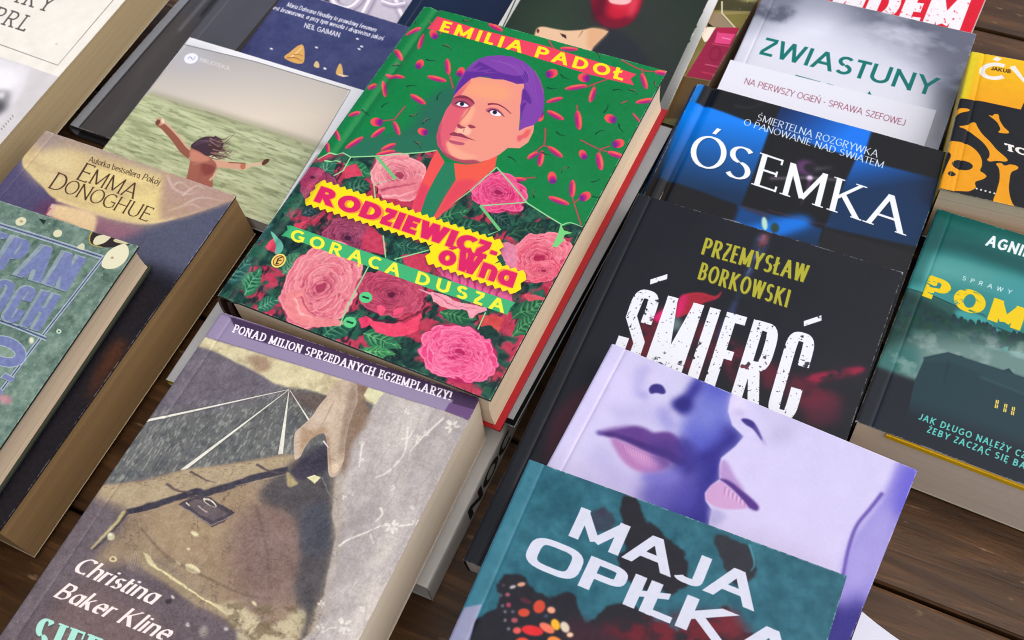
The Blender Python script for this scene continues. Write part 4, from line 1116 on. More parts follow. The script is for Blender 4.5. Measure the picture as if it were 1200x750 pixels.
def art_gb():
    A = Art('gb', (104, 128, 114))
    A.noise(10, .08, 1, sharp=1.5); A.noise(2.2, .10, 2, oct=3); A.noise(3, .35, 5, (160, 184, 162), 3, sharp=3); A.noise(3, .35, 6, (78, 104, 92), 3, sharp=3)
    A.specks(1600, (206, 218, 200), (.08, .3), 3, None, .7); A.specks(1200, (70, 96, 86), (.08, .25), 4, None, .6)
    LI, WH, DK = (118, 128, 172), (176, 190, 196), (52, 66, 82)

    def fr(p):
        A.line(p, 4.6, (130, 142, 168)); A.line(p, 5.6, DK, alpha=.0); q = [(x, y-2.2) for x, y in p]; A.line(q, 1, WH); A.line(p, .9, DK); A.line([(x, y+2.2) for x, y in p], .9, WH)
    fr([(-40, 251), (60, 282), (121, 302)]); fr([(121, 302), (84, 350), (40, 406), (-20, 486)]); fr([(-30, 365), (20, 383), (54, 397)])

    def bar(a, b, w):
        A.line([a, b], w+2.6, DK, alpha=.5); A.line([(a[0]-.8, a[1]-.8), (b[0]-.8, b[1]-.8)], w+2, WH, alpha=.85); A.line([a, b], w, LI)
    cs = dict(wv=.21, wh=.12, cx=.50, track=.13, square=.3)
    for t_, a_, b_, c_ in (('SZCZEPAN', (-118, 279), (79, 341), (-93, 244)), ('TWARDOCH', (-148, 329), (47, 388), (-121, 291))):
        A.text(t_, a_, b_, c_, cs, DK, grow=.07, alpha=.7, shift=(.35, .35)); A.text(t_, a_, b_, c_, cs, WH, grow=.06, alpha=.7); A.text(t_, a_, b_, c_, cs, LI)
        for k in range(26): A.line([(a_[0]+(b_[0]-a_[0])*k/26+5, a_[1]+(b_[1]-a_[1])*k/26-2), (c_[0]+(b_[0]-a_[0])*k/26+3, c_[1]+(b_[1]-a_[1])*k/26+4)], .7, (104, 128, 132), alpha=.5)
    A.ell((6, 412), 26, 18, WH, 18); A.ell((6, 412), 25, 17, LI, 18); A.ell((4, 412), 15, 6.5, WH, 18); A.ell((4, 412), 14, 5.6, (132, 156, 136), 18)
    bar((4, 440), (16, 446), 5); bar((-10, 452), (2, 462), 6); A.ell((6, 468), 8, 5, (196, 140, 148), 20, bl=2); bar((-20, 470), (-6, 480), 9); bar((-30, 500), (-14, 512), 9)
    A.noise(1.6, .06, 31, oct=3)
    A.ell((24.5, 259.5), 6.6, 4.8, (222, 218, 180), -20); A.ell((67.5, 273.5), 5.4, 4.4, (220, 218, 178), -20); A.ell((25, 259.5), 2.2, 1.6, (170, 170, 130)); A.poly([(45, 256), (54, 258), (51, 263)], (28, 44, 40))
    A.poly([(105, 284), (108, 271), (117, 273), (126, 276), (151, 286), (146, 288), (126, 290), (113, 287)], (46, 36, 34), True)
    A.poly([(109, 284), (113, 277), (124, 274.6), (131, 276), (123, 284), (113, 287)], (222, 216, 178), True); A.poly([(133, 281), (140, 279), (150, 286), (136, 284)], (206, 196, 150), True)
    A.line([(108, 271), (105, 278), (107, 286), (120, 290)], 1.6, (190, 160, 70), .8, True); A.poly([(90, 290), (96, 285), (99, 287), (98, 293)], (208, 210, 178), True)
    A.poly([(119, 311), (122, 301), (130, 292), (143, 286), (149, 288), (151, 297), (146, 307), (136, 314), (125, 315)], (230, 226, 190), True); A.ell((131.5, 302), 1.6, 1.3, (160, 140, 110), bl=.4); A.ell((69, 388.5), 3, 2.6, (206, 222, 200)); A.ell((69, 388.5), 1.2, 1, (60, 84, 70)); A.ell((37, 399), 3, 4, (222, 228, 196), bl=.8)
    return A


def art_cream():
    A = Art('cream', (242, 238, 224))
    A.noise(40, .015, 1)
    A.poly([(-10, 64), (30, 77), (70, 91), (0, 180), (-80, 260), (-300, 170), (-200, 0)], (216, 212, 210))
    A.poly([(-200, 30), (0, 68), (22, 75), (37, 80), (26, 108), (10, 132), (-40, 180), (-200, 170)], (232, 230, 230), bl=2)
    A.poly([(-60, 100), (4, 104), (12, 118), (4, 134), (-40, 150)], (150, 148, 150), True, bl=3); A.poly([(-40, 112), (2, 120), (0, 132), (-30, 140)], (84, 84, 88), True, bl=2.5); A.ell((2, 112), 4, 4, (236, 234, 232), bl=2)
    A.poly([(-60, 84), (8, 80), (22, 92), (14, 104), (-40, 104)], (246, 244, 244), True, bl=3); A.noise(6, .03, 3)
    A.line([(-20, 46), (0, 52.6), (68, 77), (110, 27), (140, -8)], .8, (110, 108, 104))
    D = (86, 82, 76)
    A.text('MARY', (-18, -8), (57.5, 15.5), (-5, -25), TYPE, D); A.text('PRL', (-14, 24), (28.5, 37.8), (-1, 7.5), TYPE, D); A.ell((66.5, 52), 1.2, 1, (196, 190, 186), bl=.5)
    for k in range(6): A.line([(3+k*2.6, 153-k*3), (1.6+k*2.6, 150.5-k*3)], 1, (120, 118, 118), alpha=.8)
    return A


def art_girl():
    A = Art('girl', (242, 243, 244))
    q = [(219, 52), (300, 73), (409.5, 106), (380, 160), (330, 240), (200, 470), (-60, 390), (120, 171)]
    m = A.mask(q); A.ramp((260, 62), (240, 140), (180, 178, 176), (232, 220, 200), m)
    A.poly([(212, 52), (250, 62), (230, 84), (205, 78)], (190, 190, 196), True, bl=8, alpha=.7)
    sea = A.mask([(173, 109), (240, 130), (322, 155), (392, 178), (330, 260), (200, 470), (-60, 390), (120, 171)])*m
    A.tint(sea, (194, 202, 156))
    n = fbm(A.h, A.w, 3.2*A.ppm, 51, 4, 5, .6); A.tint(sea*np.clip((n-.5)*4, 0, 1), (146, 154, 112), .8); A.tint(sea*np.clip((.46-n)*6, 0, 1), (212, 218, 176), .8)
    A.tint(sea*np.clip((fbm(A.h, A.w, 1.6*A.ppm, 52, 3, 4, .6)-.6)*7, 0, 1), (112, 120, 84), .5)
    A.line([(173, 109), (322, 155), (388, 176)], 8, (150, 150, 118), bl=3, alpha=.6)
    A.line([(216, 52), (300, 73), (411, 106.5)], .9, (120, 118, 116)); A.line([(411, 106.5), (385, 150), (340, 222)], .8, (140, 138, 134)); A.line([(217, 53), (121, 172)], .7, (170, 170, 168))
    SKN, LT = (150, 92, 72), (220, 176, 146)
    A.line([(187, 144), (194, 149), (206, 162), (216, 175), (224, 182)], 7.6, LT, 9, True, bl=.6); A.line([(186, 145), (193, 150), (205, 163), (215, 176), (224, 183)], 5.6, SKN, 8, True)
    A.ell((187.5, 143), 4.6, 4, (206, 150, 122), 40); A.ell((185, 143.6), 2.6, 3.6, (120, 70, 54), 30); A.ell((191, 142), 2, 3.2, (240, 214, 190), -10)
    A.line([(250, 192), (268, 194), (286, 197)], 9.5, (220, 168, 138), 6, True); A.line([(286, 197), (300, 193), (310, 192)], 5, (222, 190, 156), 4, True); A.line([(268, 191), (288, 192)], 1.4, (150, 84, 66)); A.ell((285, 195.5), 3.2, 3.6, (196, 116, 86)); A.poly([(307, 192), (311, 187), (316, 187), (314, 191), (309, 194)], (96, 54, 38), True)
    A.poly([(224, 172), (232, 172), (246, 184), (254, 194), (250, 206), (246, 230), (216, 226), (220, 204), (223, 188)], (168, 102, 84), True); A.poly([(224, 176), (236, 180), (246, 186), (242, 190), (228, 190), (223, 188)], (206, 138, 114), True, bl=1); A.poly([(236, 192), (250, 194), (252, 202), (240, 206)], (140, 70, 62), True, bl=1.5); A.line([(226, 193), (238, 191), (250, 193)], 1.2, (214, 160, 134), .6, True, bl=.6, alpha=.6); A.line([(236, 196), (234, 212)], 2, (130, 72, 60), 1, bl=1.5, alpha=.6); A.line([(246, 212), (254, 204), (258, 199)], 3, (222, 184, 154), 1.5, True, bl=.5)
    A.poly([(223.5, 172), (232, 164), (241, 160.5), (252, 161), (259, 164), (262, 170), (258, 178), (250, 182), (242, 183), (234, 178)], (70, 50, 60), True)
    rng = np.random.default_rng(3)
    for k in range(26):
        y = 163+rng.random()*26; x = 250+rng.random()*8
        A.line([(x-6, y-3), (x+4, y+rng.normal(0, 2)), (x+10+rng.random()*9, y-3+rng.normal(0, 4))], 1.5, (72, 48, 50) if k % 3 else (150, 112, 96), .3, True)
    for k in range(8): A.line([(228+k*3, 171-k*.9), (234+k*3, 165-k*.2), (244+k*2.4, 168+k*.6)], .8, (120, 96, 112), .3, True, alpha=.7)
    A.ell((224, 68.5), 8.4, 6.2, (244, 246, 252), -10); A.line([(220, 69), (223, 66.5), (226, 70), (229, 66)], 1., (150, 160, 196), .7, True); A.text('BIBLIOTEKA', (234, 72), (269, 83.5), (235, 67.4), LIGHT, (236, 234, 230))
    return A


def art_navy():
    A = Art('navy', (60, 66, 110))
    A.noise(16, .035, 1); A.noise(2, .03, 2, oct=3); A.noise(8, .3, 7, (92, 96, 140), 4, sharp=2.5)
    W_ = (232, 232, 240)
    A.text('Maria Dahvana Headley to prawdziwy fenomen', (335.5, 7.6), (440, 38), (337.5, 2.6), CHANC | dict(wv=.19, wh=.10, serif=None), W_)
    A.text('jest brawurowa, a przy tym wesoła i drapieżna jakoś', (318, 10.6), (448.5, 48), (320, 5.6), CHANC | dict(wv=.19, wh=.10, serif=None), W_)
    A.text('NEIL GAIMAN', (356, 32.4), (397.5, 44.4), (358, 26.8), SANS | dict(wv=.18), W_)
    G = (228, 176, 96)
    A.poly([(333, 67), (340, 61), (349, 54), (355, 53), (357, 62), (356, 73), (350, 75), (340, 72)], G, True); A.line([(340, 68), (350, 60), (354, 55)], 1.6, (250, 220, 160), .6, True); A.line([(336, 68), (346, 68), (354, 72)], 1.4, (150, 96, 50), .6, True); A.line([(344, 64), (350, 64), (355, 66)], 1, (160, 104, 54), .5, True)
    A.poly([(368, 76), (371, 72), (374, 75), (374, 80), (369, 79)], (226, 196, 140), True); A.poly([(394, 87), (397, 77), (400, 76), (402, 84), (401, 90)], (232, 186, 110), True); A.poly([(395, 87), (410, 90), (402, 91)], (244, 224, 190)); A.ell((381, 81), 2, 1.2, (240, 240, 236), 20)
    for x, y in ((318, 57), (371, 56), (419, 46), (421, 58), (424, 55), (300, 80)): A.ell((x, y), 2., 1., (226, 228, 236), 20, bl=.2)
    A.specks(120, (176, 180, 206), (.05, .16), 3, None, .7)
    return A


def art_lav():
    A = Art('lav', (204, 198, 210))
    A.noise(9, .03, 1); A.noise(1.6, .02, 2)
    A.poly([(380, -20), (398, -8), (396, 4), (380, 3)], (58, 60, 70), bl=1.2)

    def tube(p, w=7):
        A.line([(x+1.2, y+1.4) for x, y in p], w+2, (150, 138, 160), smooth=True, bl=1.2, alpha=.8); A.line(p, w, (196, 186, 204), smooth=True); A.line([(x-.8, y-.8) for x, y in p], w*.45, (246, 244, 248), smooth=True)
    tube([(388, -14), (392, 4), (404, 10), (416, 6), (428, -8)]); tube([(444, -20), (432, 4), (420, 26)]); tube([(460, -14), (468, 10), (478, 30), (486, 44)]); tube([(448, 2), (462, 6), (476, 4)], 5); tube([(500, -6), (510, 5), (524, 3), (536, -8)], 6)
    A.poly([(486, 10), (494, 4), (478, 36), (470, 46)], (222, 230, 226), bl=1)
    A.poly([(546, -4), (560, -2), (550, 22), (536, 18)], (150, 148, 152)); A.line([(546, -4), (535, 18)], 1.4, (232, 230, 230)); A.line([(554, -4), (544, 20)], 1, (120, 110, 110))
    return A


def art_apple():
    A = Art('apple', (240, 239, 234))
    ins = 2.6
    A.mm([(ins+1.5, 1), (A.W-5.2, 1), (A.W-5.2, A.H-4), (ins+1.5, A.H-4)], (36, 46, 36))
    A.poly([(610, 30), (650, -10), (760, -20), (800, 40), (700, 110), (640, 90)], (46, 66, 46), True, bl=22)
    A.poly([(664, 10), (720, -30), (790, 0), (800, 60), (770, 150), (720, 90)], (48, 50, 46), True, bl=18, alpha=.8)
    A.line([(606, -4), (594, 22), (580, 50)], 1, (20, 26, 20)); 
    A.poly([(710, 34), (730, 38), (752, 58), (766, 88), (760, 110), (690, 90), (680, 58)], (42, 44, 50), True, bl=2)
    A.ell((722, -2), 30, 34, (128, 14, 38), bl=.8); A.ell((726, -6), 25, 29, (196, 24, 50), bl=3); A.ell((730, -8), 16, 20, (218, 44, 66), bl=4); A.ell((704, 6), 7, 20, (92, 12, 34), 14, bl=3.5); A.poly([(700, 20), (722, 24), (744, 16), (736, 28), (720, 33), (706, 30)], (120, 14, 40), True, bl=2.5); A.ell((742, 8), 4, 14, (230, 80, 90), 18, bl=2.5, alpha=.7)
    A.poly([(714, -6), (732, -8), (740, 0), (734, 5), (722, 5), (714, 2)], (246, 190, 186), True, bl=.7)
    SK = (236, 196, 158)
    A.poly([(627, 39), (630, 33), (637, 31.5), (650, 34), (664, 36), (682, 35), (696, 33), (711, 36), (712, 38), (704, 46), (696, 54), (688, 62), (650, 60), (625, 52)], SK, True, bl=.6); A.poly([(690, 34), (711, 36), (700, 50), (690, 58), (688, 46)], (226, 176, 130), True, bl=2)
    A.line([(683, 36), (678, 44)], 1.2, (170, 110, 80), .5, bl=.4); A.poly([(656, 39), (663, 41), (664, 46), (659, 43)], (60, 40, 36)); A.ell((630.5, 36.5), 1.6, 2.6, (110, 50, 44)); A.line([(632, 44), (660, 52), (690, 60)], 3, (246, 214, 182), 1, bl=1)
    rng = np.random.default_rng(8)
    for k in range(22):
        y = 8+k*6.2; A.mm([(A.W-5.3, y), (A.W-5.0+rng.random()*.5, y+1), (A.W-5.1, y+3+rng.random()*3)], (24, 28, 24) if k % 2 else (206, 206, 200))
    A.noise(1.2, .008, 3)
    return A


def art_pink():
    A = Art('pink', (120, 112, 62))
    A.noise(10, .06, 1)
    A.poly([(836, -40), (930, -40), (895, 14), (836, 12)], (70, 66, 36)); A.poly([(860, -30), (910, -30), (896, -2), (866, -2)], (214, 206, 130), True, bl=3); A.specks(500, (206, 198, 120), (.2, .8), 2, A.mask([(836, -30), (910, -30), (893, 14), (836, 10)]), .7); A.specks(400, (36, 36, 20), (.2, .9), 4, A.mask([(836, -30), (910, -30), (893, 14), (836, 10)]), .8)
    A.poly([(836, 14), (880, 14), (876, 20), (834, 20)], (150, 136, 84)); A.poly([(845, 18), (886, 16), (862, 38), (848, 20)], (128, 118, 54))
    A.line([(846, 2), (846, 16), (863, 35)], 1.6, (214, 206, 176)); A.poly([(825, 10), (845, 18), (862, 36), (838, 32), (828, 28)], (150, 132, 104)); A.poly([(828, 26), (836, 32), (830, 32)], (30, 26, 24)); A.poly([(822, 35), (838, 33), (836, 40), (826, 50)], (238, 230, 214), True)
    A.poly([(838, 34), (866, 34), (838, 96), (804, 90)], (150, 30, 66)); A.poly([(841, 37), (864, 37), (855, 53), (837, 51)], (226, 70, 128)); A.poly([(840, 33), (866, 33), (863, 41), (842, 39)], (176, 26, 70)); A.line([(846, 45), (856, 47)], 1.2, (246, 150, 180)); A.ell((838, 64), 7, 9, (130, 20, 54), 20, bl=1); A.ell((838, 64), 5, 6.6, (150, 30, 66), 20, bl=.6)
    A.line([(826, 76), (846, 80)], 1.6, (196, 80, 110)); A.line([(822, 85), (842, 89)], 1.6, (190, 50, 86)); A.line([(834, 52), (858, 56)], 1.4, (196, 60, 100)); A.poly([(800, 90), (838, 97), (830, 140), (780, 140)], (92, 70, 36))
    return A


def art_zwi():
    A = Art('zwi', (214, 217, 230))
    n = fbm(A.h, A.w, 26*A.ppm, 61, 5, 1.4, .8)
    A.img += ((n-.5)*.18)[..., None]
    k = A.mask([(985, -10), (1150, 30), (1110, 140), (1090, 120), (1095, 80), (1060, 62), (1010, 40)], True, bl=16); A.tint(k*np.clip(.4+(n-.4)*3, 0, 1), (96, 100, 116), .95)
    A.tint(A.mask([(880, -30), (990, -30), (1000, 6), (930, 20), (880, 40)], True, bl=14), (120, 124, 140), .7)
    A.poly([(885, 6), (925, 6), (932, 13), (925, 22), (914, 28), (890, 20), (880, 20)], (84, 88, 104), True, bl=3, alpha=.9, tex=np.clip(fbm(A.h, A.w, 7*A.ppm, 62, 4)*2.4-.5, 0, 1))
    A.poly([(886, -10), (930, -6), (936, 4), (900, 6)], (110, 114, 130), True, bl=4, alpha=.7)
    A.tint(A.mask([(1100, 110), (1120, 100), (1100, 176), (1080, 176)], bl=5)*np.clip(n*2-.3, 0, 1), (140, 142, 152), .8)
    A.poly([(905, 40), (1010, 62), (1080, 100), (1070, 150), (870, 100)], (226, 228, 238), True, bl=12, alpha=.8)
    T = (0, 116, 108)
    A.text('ZWIASTUNY', (889.5, 63.5), (1093, 113.5), (898.5, 44), SANS | dict(wv=.165, wh=.15, track=.16), T)
    A.line([(932, 89), (961, 97)], 2.6, T); A.line([(969, 99), (976, 101)], 2.6, T); A.poly([(1019, 107), (1022, 114), (1015, 112.6)], T)
    A.line([(893, -14), (858, 73)], 1.4, (250, 250, 252))
    return A


def art_red():
    A = Art('red', (222, 14, 44))
    g = np.clip((fbm(A.h, A.w, 2.2*A.ppm, 81, 4)-.22)*14, 0, 1)
    A.text('TANDEM', (905, 14), (1124, 37), (925, -26), HEAVY | dict(cx=.80), (244, 242, 244), tex=g)
    A.noise(3, .02, 3)
    return A


def art_osemka():
    A = Art('osemka', (12, 13, 17))
    A.noise(20, .015, 1)

    def sq(p, ca, cb, a, b, bl=1.):
        A.ramp(a, b, ca, cb, A.mask(p, bl=bl))
    sq([(800, 92), (826, 99), (760, 232), (740, 225)], (40, 130, 220), (14, 20, 30), (812, 110), (766, 210))
    sq([(806, 117), (850, 132), (902, 152), (886, 196), (868, 242), (820, 224), (772, 208)], (0, 128, 240), (2, 42, 78), (840, 140), (818, 222))
    sq([(917, 121), (970, 136), (1022, 152), (1011, 188), (960, 172), (903, 152)], (2, 40, 92), (0, 118, 236), (925, 125), (985, 165))
    sq([(1003, 186), (1060, 200), (1114, 214), (1088, 292), (1030, 280), (966, 266)], (0, 96, 190), (0, 44, 84), (1012, 190), (1022, 222))
    sq([(864, 240), (915, 254), (964, 268), (944, 330), (890, 310), (838, 300)], (0, 66, 130), (2, 40, 72), (900, 244), (940, 312))
    A.poly([(848, 268), (880, 264), (936, 252), (952, 262), (930, 272), (900, 280), (862, 276)], (0, 116, 224), True, bl=4); A.poly([(900, 282), (960, 284), (950, 320), (900, 310)], (3, 44, 78), True, bl=3)
    A.poly([(760, 214), (866, 242), (850, 290), (736, 262)], (15, 15, 19), bl=2); A.poly([(966, 268), (1080, 300), (1060, 350), (950, 330)], (24, 24, 28), bl=1.5)
    A.poly([(868, 240), (900, 250), (902, 256), (872, 246)], (70, 40, 50), bl=1.5, alpha=.7)
    A.poly([(832, 258), (845, 256), (866, 261), (870, 266), (850, 266)], (228, 216, 226), True, bl=.8); A.poly([(836, 264), (860, 266), (884, 276), (880, 282), (850, 274)], (130, 40, 90), True, bl=1.2)
    A.ell((944, 196), 12, 9, (110, 60, 118), 10, bl=2.5, alpha=.8); A.ell((951, 197), 9, 6, (24, 22, 28), 10, bl=1.5); A.line([(902, 209), (950, 208), (985, 211)], 3, (170, 150, 176), 2, bl=1.6, alpha=.7); A.ell((949, 208.5), 3.4, 3, (240, 226, 244), bl=1.2); A.line([(949, 209), (945, 226), (938, 240)], 2.4, (140, 70, 150), .6, True, bl=1.2, alpha=.8)
    A.line([(955, 198), (976, 196)], 3, (150, 140, 156), 1, bl=2, alpha=.7); A.line([(900, 246), (960, 262), (980, 262)], 1.6, (120, 60, 80), .6, True, bl=1, alpha=.6)
    A.line([(860, 124), (880, 126), (900, 118)], 2, (70, 72, 78), .8, True, bl=1.4, alpha=.6)
    A.ell((896, 262), 3.4, 8, (190, 226, 206), -8, bl=.8); A.ell((908, 267), 5, 6, (40, 66, 60), bl=.8)
    L = (222, 232, 240); st = ROMAN | dict(wv=.13, wh=.065, serif=(.07, .04, .1), track=.15, space=.42)
    A.text('ŚMIERTELNA ROZGRYWKA', (886.5, 141), (1027.5, 184.5), (889.4, 133.4), st, L); A.text('O PANOWANIE NAD ŚWIATEM', (871, 146), (1034, 197.4), (873.8, 138.8), st, L)
    A.text('ÓSEMKA', (806, 190.5), (1058.5, 275.5), (817.5, 154.5), ROMAN | dict(wv=.14, wh=.048, cx=.92, track=.085), (20, 30, 40), alpha=.5, shift=(.4, .4), bl=.3)
    A.text('ÓSEMKA', (806, 190.5), (1058.5, 275.5), (817.5, 154.5), ROMAN | dict(wv=.14, wh=.048, cx=.92, track=.085), (242, 246, 250))
    return A


def art_smierc():
    A = Art('smierc', (22, 25, 32))
    A.noise(30, .02, 1); A.noise(3, .008, 2)
    R1, R2, MR = (204, 34, 56), (214, 24, 104), (92, 24, 40)
    tx = np.clip(fbm(A.h, A.w, 5*A.ppm, 91, 5)*2.6-.55, 0, 1); tx2 = np.clip(fbm(A.h, A.w, 9*A.ppm, 92, 5)*2.8-.7, 0, 1)
    A.poly([(740, 390), (765, 365), (790, 362), (760, 420), (730, 416)], MR, True, bl=3, tex=tx)
    A.poly([(640, 520), (655, 480), (690, 450), (688, 480), (660, 520), (640, 560)], (84, 28, 44), True, bl=5, alpha=.8)
    A.poly([(820, 380), (842, 376), (838, 410), (820, 440), (800, 430)], MR, True, bl=4, tex=tx); A.poly([(852, 400), (872, 408), (880, 432), (862, 450), (850, 430)], (112, 24, 46), True, bl=4, tex=tx)
    A.poly([(890, 420), (930, 440), (960, 440), (1000, 432), (1008, 438), (960, 450), (990, 470), (950, 478), (900, 460)], (104, 24, 46), True, bl=5, tex=tx2*.8); A.poly([(948, 440), (1005, 430), (1010, 436), (960, 448)], (150, 24, 60), True, bl=2, tex=tx)
    A.poly([(940, 470), (975, 460), (985, 490), (950, 500)], (110, 30, 56), True, bl=6, alpha=.6)
    A.poly([(792, 372), (796, 350), (806, 344), (822, 343), (838, 347), (846, 341), (841, 350), (824, 356), (810, 366)], (168, 34, 52), True, bl=.8); A.poly([(792, 372), (797, 350), (805, 347), (802, 362)], R2, True, bl=2); A.poly([(766, 372), (780, 362), (774, 378)], R2, True, bl=1.2)
    for k in range(9): A.line([(798+k*1, 352+k*2), (815+k*2, 347+k*1.6), (836, 350+k*.4)], .7, (120, 16, 36), .3, True, alpha=.5)
    A.poly([(782, 378), (794, 372), (800, 384), (786, 388)], (120, 140, 140), True, bl=3, alpha=.8)
    A.poly([(888, 278), (900, 284), (884, 314), (868, 340), (858, 372), (848, 400), (842, 392), (862, 350), (876, 316)], (64, 84, 140), True, bl=2.5, tex=tx); A.line([(896, 276), (886, 300), (872, 330)], 2, (120, 140, 180), .6, True, bl=.8, tex=tx)
    A.poly([(892, 274), (902, 276), (898, 288), (888, 290)], (150, 70, 76), bl=2, alpha=.7)
    st = COND | dict(wv=.15, wh=.11, cx=.50, track=.10)
    for t, a, b, c in (('PRZEMYSŁAW', (821.5, 298), (943.5, 332), (827.4, 278.6)), ('BORKOWSKI', (817, 327), (922, 361), (822.8, 307.4))):
        A.text(t, a, b, c, st, (78, 74, 20), alpha=.8, shift=(.35, .35)); A.text(t, a, b, c, st, (176, 172, 46))
    g = np.clip((fbm(A.h, A.w, 1.1*A.ppm, 95, 3)-.20)*16, 0, 1)*np.clip((fbm(A.h, A.w, 4*A.ppm, 96, 4)-.22)*16, 0, 1)
    sm = dict(wv=.15, wh=.105, cx=.43, square=.35, track=.085, bar=1)
    A.text('ŚMIERĆ', (711, 431), (929, 496), (746, 336.5), sm, (236, 240, 246), tex=.12+.88*g)
    A.specks(160, (30, 32, 38), (.06, .32), 6, A.mask([(700, 330), (980, 400), (940, 520), (690, 440)]), .9)
    A.specks(150, (120, 130, 140), (.04, .12), 7, None, .6)
    return A


def art_faces():
    A = Art('faces', (207, 202, 234))
    A.noise(40, .012, 1)
    A.poly([(700, 430), (735, 420), (760, 470), (700, 500), (660, 560)], (212, 204, 240), True, bl=14)
    DB, MB = (40, 34, 128), (84, 90, 190)
    A.poly([(815, 432), (868, 452), (858, 470), (853, 482), (857, 498), (871, 512), (861, 524), (845, 536), (842, 552), (844, 560), (830, 575), (826, 586), (833, 598), (832, 612), (800, 640), (760, 620), (762, 590), (786, 566), (800, 555), (806, 535), (800, 516), (796, 500), (810, 488), (818, 462)], MB, bl=8)
    A.poly([(815, 478), (828, 462), (846, 470), (848, 490), (832, 506), (812, 502)], (122, 130, 208), True, bl=10)
    A.poly([(871, 512), (861, 524), (845, 536), (842, 552), (844, 560), (830, 575), (826, 586), (833, 598), (832, 616), (790, 620), (770, 596), (788, 575), (808, 556), (812, 536), (832, 526), (848, 514), (852, 496), (858, 500)], DB, bl=6)
    A.poly([(806, 540), (840, 536), (838, 560), (824, 590), (832, 612), (795, 610), (776, 592), (792, 570)], (42, 38, 134), True, bl=6)
    A.poly([(690, 552), (730, 556), (770, 556), (806, 545), (800, 580), (760, 600), (720, 580), (660, 566)], (198, 190, 230), True, bl=12)
    A.poly([(752, 562), (790, 556), (815, 560), (812, 606), (770, 604), (750, 590)], (70, 64, 164), True, bl=8, alpha=.75)
    A.poly([(716, 470), (740, 478), (760, 470), (780, 484), (790, 500), (770, 503), (750, 494), (726, 496)], (190, 184, 226), True, bl=6, alpha=.7); A.poly([(770, 480), (782, 478), (792, 500), (784, 506), (774, 496)], (150, 146, 212), True, bl=4, alpha=.7)
    A.poly([(700, 520), (716, 530), (734, 552), (760, 562), (740, 574), (708, 560), (690, 540)], (186, 178, 224), True, bl=7, alpha=.7)
    # nearer nose
    A.poly([(746, 432), (758, 428), (764, 440), (754, 452), (752, 464), (744, 462), (742, 448)], (178, 172, 222), True, bl=4, alpha=.7)
    A.ell((754, 463), 8, 4, (164, 156, 214), 20, bl=3.5, alpha=.8); A.ell((764, 444), 7, 9, (214, 206, 240), 10, bl=4)
    A.poly([(760.5, 457), (763, 452), (769, 450), (776, 452), (780, 459), (777, 462), (769, 460.5), (763, 461.5)], (50, 40, 122), True, bl=.8)
    A.poly([(786, 472), (800, 464), (806, 456), (814, 446), (822, 444), (822, 456), (814, 468), (812, 480), (802, 487), (794, 482)], (44, 42, 140), True, bl=4); A.poly([(790, 474), (803, 464), (808, 474), (800, 482)], (38, 34, 120), True, bl=3)
    # nearer mouth
    A.poly([(702, 507), (712, 503), (728, 500.5), (744, 499), (756, 502), (766, 507), (778, 506), (788, 508), (797, 517), (804, 530), (806, 540), (800, 546), (788, 541), (776, 536), (760, 530), (742, 522), (726, 514), (712, 511)], (96, 58, 138), True, bl=1.9)
    A.poly([(704, 507.5), (718, 507), (740, 514), (760, 521), (780, 527), (804, 540), (798, 546), (780, 538), (756, 529), (736, 519), (716, 512)], (66, 38, 116), True, bl=1.5)
    A.poly([(716, 513), (738, 521), (760, 531), (784, 540), (780, 550), (768, 555), (752, 554), (736, 546), (724, 532)], (180, 124, 182), True, bl=2); A.poly([(736, 526), (758, 534), (776, 541), (770, 548), (752, 545), (740, 536)], (196, 142, 194), True, bl=2)
    for k in range(13): A.line([(732+k*3.2, 522+k*1.5), (735+k*2.9, 532+k*1.2)], .9, (226, 186, 220), .3, alpha=.7, bl=.3)
    A.ell((702.5, 507), 4, 2.4, (80, 60, 150), 10, bl=1.8); A.poly([(700, 506), (716, 500), (740, 497), (722, 503)], (160, 136, 190), True, bl=2, alpha=.6); A.poly([(762, 520), (790, 520), (806, 540), (792, 552), (772, 548)], (64, 44, 128), True, bl=5, alpha=.6)
    A.poly([(794, 512), (812, 520), (818, 548), (802, 558), (788, 552), (798, 538)], (50, 42, 134), True, bl=4, alpha=.85); A.poly([(752, 556), (780, 552), (800, 550), (790, 566), (764, 568)], (116, 110, 196), True, bl=4, alpha=.8)
    # further face
    A.poly([(861, 456), (870, 458), (1080, 545), (1010, 720), (830, 628), (831, 612), (834, 598), (827, 588), (826, 578), (833, 570), (843, 562), (843, 545), (845, 537), (861, 524), (871.5, 512), (858, 499), (853, 482), (856, 466)], (211, 204, 238), bl=.7)
    A.poly([(857, 470), (866, 462), (874, 474), (868, 486), (860, 488)], (222, 214, 242), True, bl=4); A.poly([(890, 472), (930, 486), (940, 508), (910, 520), (895, 505)], (204, 198, 230), True, bl=7)
    A.poly([(868.5, 492), (874, 490.8), (882, 494), (887, 501), (892, 512), (893, 517), (888, 510), (882, 503), (874, 498)], (56, 42, 126), True, bl=.8); A.ell((866, 484), 7, 4, (186, 176, 216), 20, bl=3, alpha=.7); A.line([(884, 500), (892, 514), (898, 522)], 2.4, (120, 104, 176), 1, True, bl=1.6, alpha=.8); A.ell((914, 510), 14, 9, (188, 180, 214), -40, bl=6, alpha=.6)
    A.poly([(846, 540), (852, 542), (862, 560), (872, 574), (866, 574), (854, 566), (844, 560), (843, 550)], (176, 140, 196), True, bl=2, alpha=.9)
    A.poly([(843, 562), (850, 562), (858, 566), (868, 574), (880, 584), (889, 594), (886, 599), (876, 594), (866, 582), (856, 572)], (80, 46, 130), True, bl=1.2)
    A.poly([(828, 576), (836, 567), (846, 565), (856, 573), (866, 583), (876, 594), (868, 597), (850, 597), (836, 593), (827, 586)], (206, 162, 206), True, bl=.9)
